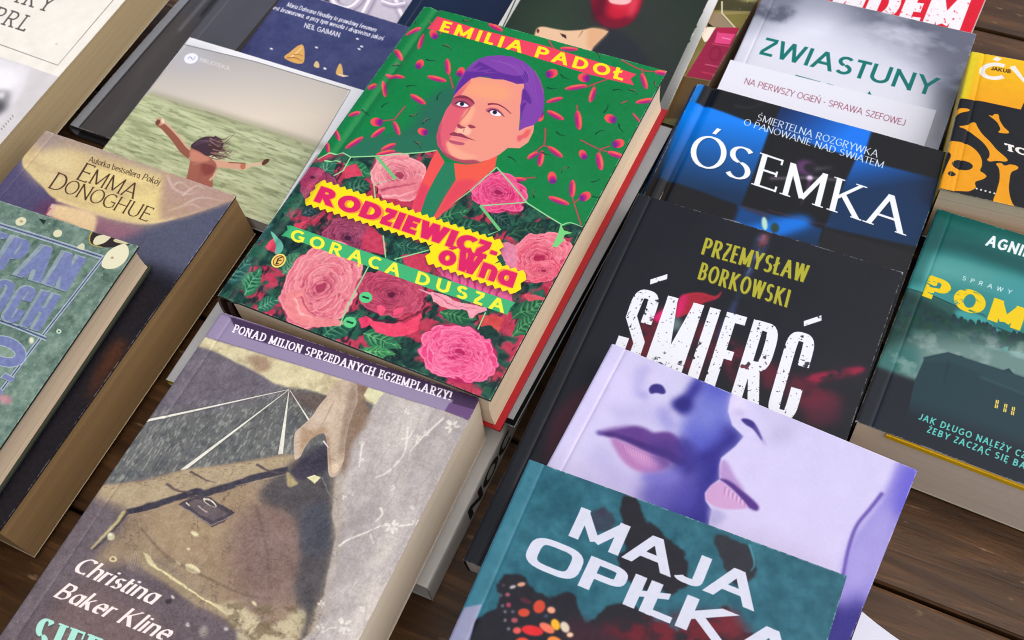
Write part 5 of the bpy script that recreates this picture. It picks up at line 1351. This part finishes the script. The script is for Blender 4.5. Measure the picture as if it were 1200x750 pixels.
    for k in range(11): A.line([(850+k*2.3, 571+k*1.7), (848+k*2.4, 582+k*1.2)], 1., (240, 214, 236) if k % 2 else (150, 100, 160), .3, alpha=.7, bl=.25)
    A.poly([(832, 597), (846, 600), (850, 608), (838, 616), (831, 612)], (170, 166, 212), True, bl=3, alpha=.8)
    A.poly([(1056, 540), (1080, 552), (990, 790), (940, 770), (975, 720), (984, 690), (990, 660), (1004, 626), (1026, 596), (1040, 570)], (150, 140, 214), True, bl=3.5); A.poly([(1058, 548), (1080, 556), (1064, 600), (1046, 598)], (104, 96, 204), True, bl=6)
    A.poly([(994, 650), (1012, 622), (1040, 596), (1040, 640), (1020, 680), (992, 690)], (166, 156, 220), True, bl=6)
    A.line([(1034, 578), (1020, 596), (1004, 616), (995, 640), (989, 668), (986, 690)], 4, (92, 70, 164), 3, True, bl=1.2); A.poly([(965, 700), (988, 712), (1012, 700), (990, 790), (940, 770)], (44, 38, 126), True, bl=8)
    A.noise(.6, .014, 5, oct=2); A.noise(7, .02, 6)
    return A


def art_maja():
    A = Art('maja', (36, 98, 112))
    A.noise(14, .05, 1); A.noise(3, .045, 2, oct=3); A.noise(5, .5, 8, (62, 130, 146), 4, sharp=2.5); A.noise(6, .45, 9, (22, 76, 92), 4, sharp=2.5)
    A.mm([(0, 0), (8, 0), (8, 200), (0, 200)], (70, 136, 154), bl=1.5, alpha=.55)
    D = (27, 22, 30); edge = fbm(A.h, A.w, 4*A.ppm, 101, 4)

    def blot(p, col=D):
        m = A.mask(p, True, bl=4); A.tint(blur(np.clip((m-.5+(edge-.5)*1.1)*6+.5, 0, 1), .35*A.ppm), col, .93)
    blot([(728, 584), (748, 586), (754, 604), (766, 618), (782, 630), (800, 644), (806, 660), (802, 690), (780, 696), (752, 690), (730, 676), (724, 660), (732, 640), (728, 610)])
    blot([(838, 628), (866, 634), (882, 646), (886, 668), (870, 690), (852, 672), (844, 652)], (40, 38, 46)); A.line([(878, 638), (884, 660), (880, 670)], 2.6, (70, 150, 160), 1, True, bl=.8)
    blot([(690, 600), (716, 600), (722, 616), (700, 622)], (50, 60, 76)); A.ell((706, 600), 5, 5, (50, 50, 70), bl=2)
    blot([(584, 690), (588, 678), (598, 672), (612, 676), (626, 690), (640, 702), (654, 698), (664, 692), (674, 700), (679, 716), (684, 728), (694, 724), (704, 716), (722, 708), (740, 708), (790, 740), (840, 716), (852, 712), (872, 740), (960, 800), (940, 900), (540, 860), (552, 740), (560, 722), (570, 716), (580, 714)])
    A.poly([(740, 728), (790, 722), (850, 720), (880, 748), (860, 780), (760, 770), (700, 740)], (104, 18, 34), True, bl=7, tex=np.clip(edge*2.4-.5, 0, 1)); A.poly([(840, 720), (862, 716), (872, 740), (850, 746)], (120, 30, 44), True, bl=4, alpha=.8)
    A.poly([(670, 724), (700, 735), (740, 752), (700, 770), (660, 760)], (60, 26, 40), True, bl=6, alpha=.8)
    A.poly([(544, 712), (565, 708), (556, 730), (540, 790), (480, 790), (522, 750)], (146, 148, 176), bl=.8)
    OR = (206, 70, 46)
    for c in ((632, 711, 7, 8, OR, 25), (614, 718, 7, 5, OR, 0), (646, 715, 5, 4, (236, 160, 128), 15), (641, 736, 10, 5, (240, 120, 90), 30), (651, 732, 5, 7, (250, 180, 40), -25), (662, 735, 5, 7, (224, 206, 180), -30), (624, 739, 13, 6, (222, 40, 44), 10), (606, 739, 5, 4, (226, 90, 80), 0), (611, 685, 5, 2.6, (220, 160, 130), -10), (601, 688, 4, 2, (190, 180, 180), -15), (595, 697, 3, 2.4, (160, 80, 100), 0),
              (596, 709, 3, 3, (170, 60, 90), 0), (603, 727, 4, 3, (176, 80, 90), 0), (592, 717, 2, 2, (120, 110, 110), 0), (592, 727, 2, 2, (130, 120, 110), 0), (596, 737, 2, 2, (130, 120, 130), 0), (587, 698, 2, 2, (90, 80, 90), 0), (589, 710, 2, 2, (110, 110, 110), 0), (601, 717, 2.4, 2, (90, 90, 110), 0), (616, 704, 7, 3, (80, 30, 44), 20), (668, 744, 4, 3, (240, 200, 160), 0), (590, 686, 2, 1.6, (80, 70, 80), 0), (640, 722, 3, 2, (60, 70, 90), 0), (612, 752, 8, 5, (230, 70, 40), 0), (650, 752, 9, 6, (240, 140, 60), 20)):
        A.ell(c[:2], c[2], c[3], c[4], c[5], bl=.9)
    t = TECHNO; c = (214, 217, 230)
    A.text('MAJA', (666, 628), (880, 715.5), (681.5, 594.5), t | dict(cx=1.12), c); A.text('OPIŁKA', (612.5, 659.5), (922, 788), (629.5, 625.5), t | dict(cx=1.1, track=.12), c)
    A.noise(2, .02, 12)
    return A


def art_yellow():
    A = Art('yellow', (244, 180, 14))
    A.ramp((1150, 62), (1140, 118), (246, 196, 14), (240, 164, 8))
    A.poly([(1130, 50), (1150, 62), (1134, 118), (1112, 116)], (226, 206, 30), bl=3)
    A.poly([(1050, 112), (1122, 114.5), (1152, 119), (1196, 129), (1200, 120), (1215, 118), (1480, 150), (1480, 340), (1040, 240)], (24, 24, 26))
    W_ = (240, 236, 228)
    a = np.linspace(.75, 5.4, 26); A.line([(1164+15*math.cos(t)+2, 83.5-8.2*math.sin(t)) for t in a], 5, W_); A.poly([(1163, 69.6), (1168, 66), (1174, 69), (1169, 72)], W_); A.line([(1186, 78), (1202, 98), (1208, 80)], 6, W_); A.text('JAKUB', (1161, 82), (1184, 86.5), (1162, 77.6), BOLD, (70, 40, 10))
    O = (236, 158, 12); Z = lambda q: [(1040+x/7.5, 130+y/7.5) for x, y in q]
    A.poly(Z([(630, 140), (700, 125), (735, 105), (772, 105), (790, 140), (830, 200), (900, 270), (960, 340), (1050, 420), (1040, 445), (960, 440), (900, 445), (876, 428), (895, 400), (890, 350), (840, 280), (760, 215), (690, 165)]), O, True)
    A.poly(Z([(890, 40), (920, 45), (940, 30), (975, 36), (985, 80), (1020, 140), (1066, 185), (1050, 200), (975, 190), (990, 160), (960, 100)]), O, True); A.poly(Z([(545, 60), (560, 10), (620, -20), (700, -20), (720, 0), (640, 20), (580, 60)]), O, True)
    A.poly(Z([(490, 330), (520, 262), (580, 268), (650, 278), (730, 310), (790, 360), (826, 420), (830, 480), (815, 525), (850, 550), (870, 575), (840, 600), (780, 620), (770, 640), (775, 675), (720, 705), (650, 705), (560, 700), (470, 680), (440, 670), (520, 480), (556, 385)]), O, True)
    A.poly(Z([(565, 470), (590, 440), (650, 435), (720, 455), (750, 485), (730, 512), (680, 522), (610, 508)]), (24, 24, 26), True); A.poly(Z([(530, 550), (560, 530), (600, 560), (560, 575)]), (24, 24, 26), True)
    A.poly(Z([(955, 465), (1000, 458), (1030, 480), (1080, 470), (1140, 485), (1145, 510), (1090, 540), (1075, 600), (1068, 680), (1080, 760), (1110, 830), (1160, 860), (940, 820), (960, 700), (985, 600), (980, 510)]), O, True)
    A.text('TO', (1178, 176), (1206, 184), (1177, 167.6), SLAB | dict(wv=.26, wh=.20), W_)
    for k in range(5): A.ell((1144.5+k*5.2, 221+k*1.4), 1.3, 1.1, (220, 218, 210))
    A.line([(1122, 168), (1110, 222)], .6, (250, 190, 60), alpha=.7)
    A.noise(3, .02, 3)
    return A


def art_pomi():
    A = Art('pomi', (28, 116, 112))
    A.ramp((1100, 262), (1060, 380), (16, 100, 94), (60, 150, 148))
    n = fbm(A.h, A.w, 14*A.ppm, 111, 5, 4, .8); A.img += ((n-.5)*.24)[..., None]
    A.poly([(1090, 275), (1140, 285), (1220, 310), (1220, 330), (1140, 300), (1080, 290)], (10, 76, 74), True, bl=6, alpha=.8); A.poly([(1070, 318), (1110, 300), (1200, 330), (1220, 360), (1120, 330)], (96, 168, 162), True, bl=7, alpha=.7); A.poly([(1165, 325), (1220, 335), (1220, 370), (1180, 372)], (60, 150, 152), True, bl=8, alpha=.8)
    A.poly([(1096, 250), (1108, 252), (1080, 330), (1060, 340)], (14, 80, 76), bl=3, alpha=.5)
    A.poly([(1055, 336), (1092, 347), (1130, 364), (1155, 370), (1175, 390), (1200, 402), (1330, 450), (1300, 640), (990, 500)], (38, 84, 78), bl=1)
    A.line([(1056, 336), (1092, 346), (1130, 363), (1152, 369), (1168, 384), (1200, 398)], 1.5, (12, 52, 52), 2, bl=.5)
    A.poly([(1120, 364), (1155, 371), (1175, 391), (1200, 402), (1200, 420), (1160, 404), (1130, 388)], (60, 156, 152), True, bl=2)
    rng = np.random.default_rng(5)
    tr = lambda x, y, h, c: A.poly([(x, y-h)]+[(x+(1.2+k*1.0+rng.random())*(1 if k % 2 else .7), y-h+h*k/5) for k in range(1, 6)]+[(x-(1.2+k*1.0+rng.random())*.8, y-h+h*k/5) for k in range(5, 0, -1)], c, bl=.3)
    A.poly([(1050, 346), (1080, 350), (1110, 368), (1140, 380), (1166, 392), (1130, 404), (1080, 410), (1030, 420)], (16, 54, 50), True, bl=3)
    for k in range(190):
        t = rng.random(); x = 1046+t*156; y = 356+t*44+rng.random()*30*(1-t*.5)
        tr(x, y, 5+rng.random()*8, (12+rng.random()*14, 48+rng.random()*18, 46+rng.random()*14))
    A.poly([(1030, 420), (1060, 402), (1100, 392), (1150, 398), (1210, 410), (1330, 440), (1330, 500), (1100, 470), (1030, 450)], (132, 158, 150), True, bl=9, alpha=.72); A.poly([(1020, 430), (1050, 404), (1076, 410), (1070, 440), (1030, 440)], (44, 104, 100), True, bl=6, alpha=.8)
    A.tint(A.mask([(1040, 390), (1210, 390), (1210, 450), (1040, 440)], bl=9)*np.clip((fbm(A.h, A.w, 6*A.ppm, 113, 4)-.5)*4, 0, 1), (170, 190, 182), .5)
    A.poly([(1020, 426), (1040, 434), (1074, 446), (1220, 470), (1400, 560), (1360, 660), (990, 510)], (27, 32, 40), bl=2.5)
    A.poly([(1072, 446), (1083, 421), (1082, 419), (1111, 413), (1124, 417.5), (1126, 417), (1130, 420), (1175, 434.5), (1182, 432), (1188, 439), (1300, 478), (1330, 560), (1060, 500)], (32, 58, 66), bl=.4)
    A.poly([(1083, 420), (1111, 413.6), (1300, 476), (1290, 490), (1180, 452), (1112, 424), (1084, 424)], (36, 66, 72), bl=1.5); A.poly([(1040, 470), (1220, 530), (1360, 620), (1340, 680), (990, 520)], (26, 32, 42), bl=8); A.line([(1148, 442), (1200, 462), (1240, 474)], 2, (70, 110, 112), 1, bl=1.5, alpha=.7); A.line([(1112, 424), (1106, 450)], 1, (22, 44, 52), bl=.5)
    for x, y in ((1168, 474), (1178, 478.5), (1187, 482)): A.poly([(x-1.2, y-5), (x+2.4, y-4), (x+.6, y+5.4), (x-3, y+4.4)], (240, 214, 90)); A.line([(x-2, y-.2), (x+1.6, y+.8)], .7, (40, 50, 50)); A.line([(x+.6, y-4.4), (x-1.2, y+4.8)], .6, (60, 60, 50))
    g = np.clip((fbm(A.h, A.w, 2.2*A.ppm, 115, 3, 2.4, .6)-.36)*14, 0, 1)
    A.text('POMI', (1080.5, 346.5), (1214, 395), (1090, 322), SLAB | dict(wv=.30, wh=.19, cx=.80, track=.17, serif=None), (238, 204, 8), tex=np.maximum(g, A.mask([(1146, 320), (1260, 360), (1260, 420), (1140, 380)], bl=4)))
    A.text('AGNIESZKA', (1154.6, 287.6), (1190.5, 298.4), (1160, 275.4), BOLD | dict(wv=.27, wh=.2, track=.18), (236, 244, 242), fit=3)
    A.text('SPRAWY', (1127.4, 327.8), (1184.5, 345), (1129.4, 323.2), SANS | dict(track=.95), (214, 234, 232))
    c = (92, 200, 186); s = BOLD | dict(track=.26, space=.5, cx=.9, wv=.2, wh=.17)
    A.text('JAK DŁUGO NALEŻY CZEKAĆ,', (1075.6, 491.8), (1200, 538), (1078.6, 484.6), s, c, fit=19); A.text('ŻEBY ZACZĄĆ SIĘ BAĆ', (1085.8, 507), (1200, 550.5), (1088.8, 499.8), s, c, fit=18)
    return A


def art_ridge():
    A = Art('ridge', (70, 69, 71))
    A.noise(8, .03, 1, sx=.5, sy=6)
    A.mm([(0, 0), (6.2, 0), (6.2, 215), (0, 215)], (134, 138, 144), bl=.35); A.mm([(6.4, 0), (7.4, 0), (7.4, 215), (6.4, 215)], (40, 40, 44), bl=.3)  # light on the spine edge and shade in its groove, painted as strips
    A.mm([(14, 0), (18, 0), (18, 120), (15.5, 118)], (96, 96, 102), bl=.8); A.mm([(20, 0), (24, 0), (24, 105), (21, 100)], (44, 43, 46), bl=.6); A.mm([(26, 0), (34, 0), (33, 90), (27, 92)], (104, 104, 110), bl=1.2)
    return A


# ================================================================== the table
def wood():
    m, t, b = new_mat('stained_wood', .36, .4)
    tc = t.nodes.new('ShaderNodeTexCoord')
    mp = t.nodes.new('ShaderNodeMapping'); mp.inputs['Scale'].default_value = (5, 60, 60); t.links.new(tc.outputs['Object'], mp.inputs['Vector'])
    n = t.nodes.new('ShaderNodeTexNoise'); n.inputs['Scale'].default_value = 1.9; n.inputs['Detail'].default_value = 12; n.inputs['Distortion'].default_value = .6; n.inputs['Roughness'].default_value = .65
    t.links.new(mp.outputs[0], n.inputs['Vector'])
    cr = t.nodes.new('ShaderNodeValToRGB'); e = cr.color_ramp.elements
    e[0].position = .30; e[0].color = lin((46, 30, 16)); e[1].position = .78; e[1].color = lin((122, 86, 50))
    q = cr.color_ramp.elements.new(.55); q.color = lin((80, 54, 30))
    t.links.new(n.outputs['Fac'], cr.inputs[0])
    mp2 = t.nodes.new('ShaderNodeMapping'); mp2.inputs['Scale'].default_value = (55, 190, 190); t.links.new(tc.outputs['Object'], mp2.inputs['Vector'])
    n2 = t.nodes.new('ShaderNodeTexNoise'); n2.inputs['Scale'].default_value = 1; n2.inputs['Detail'].default_value = 5; t.links.new(mp2.outputs[0], n2.inputs['Vector'])
    c2 = t.nodes.new('ShaderNodeValToRGB'); c2.color_ramp.elements[0].position = .66; c2.color_ramp.elements[1].position = .74
    c2.color_ramp.elements[0].color = (0, 0, 0, 1); c2.color_ramp.elements[1].color = (.55, .55, .55, 1)
    t.links.new(n2.outputs['Fac'], c2.inputs[0])
    mx = t.nodes.new('ShaderNodeMix'); mx.data_type = 'RGBA'; mx.inputs['B'].default_value = lin((164, 132, 98))
    t.links.new(c2.outputs[0], mx.inputs['Factor']); t.links.new(cr.outputs[0], mx.inputs['A']); t.links.new(mx.outputs['Result'], b.inputs['Base Color'])
    u = t.nodes.new('ShaderNodeBump'); u.inputs['Strength'].default_value = .7; u.inputs['Distance'].default_value = .0012
    t.links.new(n.outputs['Fac'], u.inputs['Height']); t.links.new(u.outputs[0], b.inputs['Normal'])
    return m


WOOD = wood()
TY = -.58
tab = bpy.data.objects.new('table', None); C.objects.link(tab); tab.rotation_euler = (0, 0, TY)
tab['kind'] = 'structure'; tab['label'] = 'dark stained table top of wide wooden planks under the books'; tab['category'] = 'table'


def plank(v0, v1, seed):
    """one board of the table from v0 to v1 across, its long edges eased"""
    rng = np.random.default_rng(seed); u0, u1 = -1.0, 1.6; V, F = [], []
    prof = [(v0, -.022), (v0, -.0018), (v0+.0008, -.0005), (v0+.0022, 0), (v1-.0022, 0), (v1-.0008, -.0005), (v1, -.0018), (v1, -.022)]
    us = np.linspace(u0, u1, 14)
    for k, u in enumerate(us):
        w = .0004*math.sin(u*9+seed)
        for v, z in prof: V.append((u, v+w*(1 if v in (v0, v1) else 0), z))
    n = len(prof)
    for k in range(13):
        for i in range(n):
            j = (i+1) % n; F.append((k*n+i, k*n+j, (k+1)*n+j, (k+1)*n+i)[::-1])
    F.append(tuple(range(n))); F.append(tuple(13*n+i for i in range(n))[::-1])
    mesh_obj('plank', V, F, [WOOD], tab)


def tv(px):                                   # position across the planks of a point seen on the table
    q = np.array(px, float); dr = FV*FPX+RV*(q[0]-600)-UV*(q[1]-375); p = np.array([0, 0, CAM_Z])+dr*(-CAM_Z/dr[2])
    return -p[0]*math.sin(TY)+p[1]*math.cos(TY)


g1 = tv((1100, 711)); gaps = [g1+.118*k for k in range(-5, 10)]
for k in range(len(gaps)-1): plank(gaps[k]+.0009, gaps[k+1]-.0009, k)

# ================================================================== the books
PG = (216, 206, 190)
r = hardcover('green', 'green hardcover with a purple-haired portrait above roses, above all its neighbours', .0300, art_green().image('cover_green'),
              pg=(236, 214, 182), back=(176, 14, 30), spine=(74, 48, 34), edge=(40, 60, 44), rough=.30, seed=3, bdx=.0015, inset=.0016, tc=.0017)
paperback('christina', 'thick paperback with a purple top ribbon over a hand holding an old suitcase', .0355, art_christina().image('cover_suitcase'), pg=(216, 202, 180), seed=5, edge=(196, 186, 176), curl=(.0002, .0006), back=(190, 180, 170), rough=.42)
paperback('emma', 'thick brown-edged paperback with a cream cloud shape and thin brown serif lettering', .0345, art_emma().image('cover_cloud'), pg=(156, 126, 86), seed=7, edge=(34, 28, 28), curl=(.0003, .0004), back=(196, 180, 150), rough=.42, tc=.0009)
hb = hardcover('gb', 'mottled green book with blue block letters and pale pebble shapes', .0185, art_gb().image('cover_mottled'), pg=(204, 184, 158), back=(50, 58, 48), spine=(90, 110, 96), edge=(40, 46, 38),
          rough=.45, seed=9, inset=.0016, tc=.0012, joint=False, head=False)
paperback('cream', 'cream book with typewriter lettering inside a thin frame over a grey photo strip', .0265, art_cream().image('cover_cream'), pg=(176, 156, 120), seed=11, edge=(226, 218, 196), back=(170, 164, 130), rough=.4, crease=False)
paperback('girl', 'white-bordered book showing a girl with outspread arms before green sea', .0115, art_girl().image('cover_sea'), pg=(220, 214, 204), seed=13, edge=(236, 236, 236), rough=.36, crease=False, curl=(.0004, .0006))
paperback('navy', 'dark blue book with two lines of white cursive and gold leaf shapes', .0115, art_navy().image('cover_navy'), seed=15, edge=(120, 124, 150), spine=(50, 56, 96), rough=.4)
paperback('lav', 'pale lilac book with large raised tube letters, behind the dark blue book', .0120, art_lav().image('cover_lilac'), seed=17, rough=.45)
hardcover('apple', 'white-edged dark book with a red apple above a pale hand', .0265, art_apple().image('cover_apple'), pg=(214, 196, 170), back=(200, 190, 176), spine=(236, 234, 228), edge=(240, 238, 232), rough=.36, seed=19, inset=.0012, tc=.0010, joint=False, head=False)
paperback('pink', 'book with a pink garment on an olive photograph, low between two taller books', .0205, art_pink().image('cover_pink'), pg=(150, 124, 96), seed=21, rough=.35, edge=(140, 120, 90))
paperback('zwi', 'pale cloudy grey book with a teal sans-serif title', .0150, art_zwi().image('cover_clouds'), seed=23, rough=.38, edge=(240, 240, 244), pg=(120, 100, 84))
paperback('red', 'bright red book with distressed white block capitals, under the cloudy grey book', .0130, art_red().image('cover_red'), seed=25, rough=.4, edge=(230, 120, 120))
hardcover('osemka', 'glossy black and blue chequered book with a large white serif title', .0165, art_osemka().image('cover_chequer'), pg=(200, 192, 180), back=(18, 18, 22), spine=(24, 60, 100), edge=(120, 116, 116), rough=.18, seed=27, inset=.001, tc=.0012, head=False)
paperback('smierc', 'black book with tall distressed white capitals and a red feather', .0170, art_smierc().image('cover_black'), seed=29, rough=.4, edge=(190, 190, 190), spine=(30, 32, 38), back=(40, 40, 44), curl=(.0003, .0012))
paperback('faces', 'lavender book with a close-up of two faces nearly touching lips', .0165, art_faces().image('cover_faces'), seed=31, rough=.36, edge=(206, 200, 220), spine=(210, 204, 232), curl=(.0008, .0012))
paperback('maja', 'teal book with wide rounded white capitals over a dark butterfly wing', .0120, art_maja().image('cover_teal'), seed=33, rough=.42, edge=(90, 130, 136), spine=(60, 124, 140), curl=(.0004, .0010))
paperback('yellow', 'yellow and black book with a skull and bones, at the right frame edge', .0360, art_yellow().image('cover_bones'), pg=(220, 198, 166), seed=35, rough=.34, edge=(200, 180, 140), spine=(230, 190, 30), curl=(.0001, .0003))
pm = paperback('pomi', 'teal forest book with a dark farmhouse and yellow capitals', .0400, art_pomi().image('cover_forest'), pg=(226, 206, 184), seed=37, rough=.36, edge=(170, 176, 160), spine=(40, 90, 88), back=(200, 190, 170), curl=(.0002, .0004))
# its folded-in yellow flap shows under the lower edge of the cover
W, H, _ = POSE['pomi']
board('cover_flap', np.linspace(-W/2+.014, W/2, 10), np.linspace(-H/2-.0006, -H/2+.05, 6), lambda u, v: .0400-.0009-.0009*max(0, (u+W/2-.014)/W), .0026, [mat_plain((236, 186, 10), .4)]*2, pm)


def plain_book(key, W, H, T, pose, label, cover, spine, pg, flip=False, rough=.3, hard=False, spine_mat=None, **kw):
    POSE[key] = (W, H, pose)
    mt = kw.pop('art', None) or mat_plain(cover, rough)
    if hard: return hardcover(key, label, T, mt, pg=pg, back=cover, spine=spine, edge=cover, **kw)
    return paperback(key, label, T, mt, pg=pg, spine=spine, back=cover, edge=kw.pop('edge', cover), spine_mat=spine_mat, **kw)


W, H, p = POSE['grey']
plain_book('grey', W, H, .0075, p, 'plain grey book under the green hardcover', (150, 154, 158), (40, 40, 44), (30, 28, 28), seed=41, rough=.3, crease=False, edge=(200, 202, 204))
# a white book turned end for end, so that its lettered spine faces right
A = None


class Strip(Art):
    worn = 0

    def __init__(s, wmm, hmm, base, ppm=6):
        s.w, s.h, s.ppm, s.seed = int(wmm*ppm), int(hmm*ppm), ppm, 7
        s.img = np.empty((s.h, s.w, 3)); s.img[:] = np.array(base)/255.

    def P(s, pts): return np.asarray(pts, float).reshape(-1, 2)*s.ppm
    def scale(s, at): return s.ppm


sp = Strip(190, 18, (196, 194, 188))
sp.text('NOC', (40, 14.5), (86, 14.5), (40, 4), BOLD, (22, 22, 24)); sp.text('LATO', (96, 14.5), (150, 14.5), (96, 4), BOLD, (22, 22, 24))
sm = mat_art('printed_spine', sp.image('spine_white'), .45)
yaw = -.56041; ux = np.array([math.cos(yaw), math.sin(yaw), 0]); uy = np.array([-math.sin(yaw), math.cos(yaw), 0])
tl = np.array([-.06447, .39221, .0185])+ux*.130-uy*.190
rw = plain_book('white', .130, .190, .0180, (tl[0], tl[1], tl[2], yaw+math.pi, 0), 'white book with black spine letters, lowest under the suitcase paperback', (206, 204, 198), (200, 198, 192), (214, 208, 198), seed=43, rough=.5, crease=False, spine_mat=sm)
spn = [c for c in rw.children if c.name.startswith('spine')][0]
uvl = spn.data.uv_layers.new(name='UVMap')
for lo in spn.data.loops:
    v = spn.data.vertices[lo.vertex_index].co; uvl.data[lo.index].uv = (.5-v.y/.190, max(0, min(1, v.z/.018)))
plain_book('slim', .118, .198, .0050, (-.0706, .45599, .0240, -.54962, 0), 'slim white book with a yellow tail, between two thick paperbacks', (196, 196, 192), (206, 176, 20), (190, 170, 30), seed=45, rough=.45, crease=False, edge=(190, 160, 20))
POSE['ridge'] = (.062, .210, (-.1279, .66012, .0120, -.58431, 0))
plain_book('ridge', .062, .210, .0110, POSE['ridge'][2], 'black hardcover with a ridged spine edge, under the white-bordered book', (62, 62, 66), (120, 122, 128), (60, 56, 52), hard=True, rough=.28, seed=47, head=False, tc=.0022, joint=False, art=mat_art('printed_cover', art_ridge().image('cover_ridged'), .3))  # spine paler than the boards: the light it catches is in its colour
plain_book('dark', .036, .150, .0060, (-.0955, .6520, .0185, -.584, 0), 'slim dark grey book lying on the black hardcover', (84, 84, 90), (96, 96, 102), (70, 68, 66), rough=.3, seed=49, crease=True, edge=(110, 110, 114))

pb = np.array([0, 0, CAM_Z])+(lambda dr: dr*((.0118-CAM_Z)/dr[2]))(FV*FPX+RV*(593-600)-UV*(14-375))
yb = -.54; pb = pb+np.array([-math.sin(yb), math.cos(yb), 0])*.12-np.array([math.cos(yb), math.sin(yb), 0])*.062
plain_book('deep_blue', .062, .160, .0110, (pb[0], pb[1], .0118, yb, 0), 'plain midnight blue book squeezed in beside the white-edged apple book', (12, 30, 62), (10, 26, 54), (190, 184, 174), seed=51, rough=.35, edge=(20, 40, 70))

# ------------------------------------------------------------------ paper things
# the white slip laid across the cloudy book
Z = Art('zwi', (0, 0, 0)); q = Z.P([(856, 72), (1096, 133.5)])/Z.ppm
wz, hz = q[1, 0]-q[0, 0], 58.
o_, uxz, uyz, uzz = axes_of(POSE['zwi'][2])
st_ = Strip(wz, hz, (230, 232, 241), 5)


def on_slip(pt):
    v = Z.P([pt])[0]/Z.ppm-q[0]; return (v[0], v[1])


st_.text('NA PIERWSZY OGIEŃ - SPRAWA SZEFOWEJ', on_slip((871.5, 100)), on_slip((1058.5, 150)), on_slip((874.3, 93)), LIGHT | dict(wv=.11, wh=.10), (150, 66, 92))
slip_b = o_+uxz*(q[0, 0]+wz/2)/1000-uyz*(q[0, 1]+hz/2)/1000+uzz*.0008
slip_mat = mat_art('printed_slip', st_.image('slip_print'), .5)
w2, h2 = wz/2000, hz/2000
sl = board('paper_slip', np.linspace(-w2, w2, 16), np.linspace(-h2, h2, 10), lambda u, v: .0006+.0003*math.sin(u*60)*math.sin(v*80+1)+.0006*max(0, u/w2)**4, .00014, [slip_mat, mat_plain((232, 232, 238), .6)], None, lambda u, v: (u/w2/2+.5, v/h2/2+.5))
shade_top(sl)
sl.matrix_world = Matrix(((uxz[0], uyz[0], uzz[0], slip_b[0]), (uxz[1], uyz[1], uzz[1], slip_b[1]), (uxz[2], uyz[2], uzz[2], slip_b[2]), (0, 0, 0, 1)))
sl['label'] = 'white paper slip with thin wine-red capitals lying across the cloudy grey book'; sl['category'] = 'paper slip'


def at(px, z):
    q = np.array(px, float); dr = FV*FPX+RV*(q[0]-600)-UV*(q[1]-375); return np.array([0, 0, CAM_Z])+dr*((z-CAM_Z)/dr[2])


# the white leaflet at the lower right, its near end lifting off the table
c0 = at((1008, 720), .0235)
ya = -.62; ux = np.array([math.cos(ya), math.sin(ya), 0]); uy = np.array([-math.sin(ya), math.cos(ya), 0])
lf = board('leaflet', np.linspace(-.075, .075, 22), np.linspace(-.105, .105, 16), lambda u, v: .0015+.022*max(0, (.055-(u+.075))/.055)**2.2+.004*max(0, v/.105)**2, .0003, [mat_plain((204, 207, 222), .5, .3, .03)]*2, None); shade_top(lf)
b0 = c0+ux*.075-uy*.105
lf.matrix_world = Matrix(((ux[0], uy[0], 0, b0[0]), (ux[1], uy[1], 0, b0[1]), (0, 0, 1, 0), (0, 0, 0, 1)))
lf['label'] = 'blank white leaflet with a curling corner on the bare planks'; lf['category'] = 'leaflet'
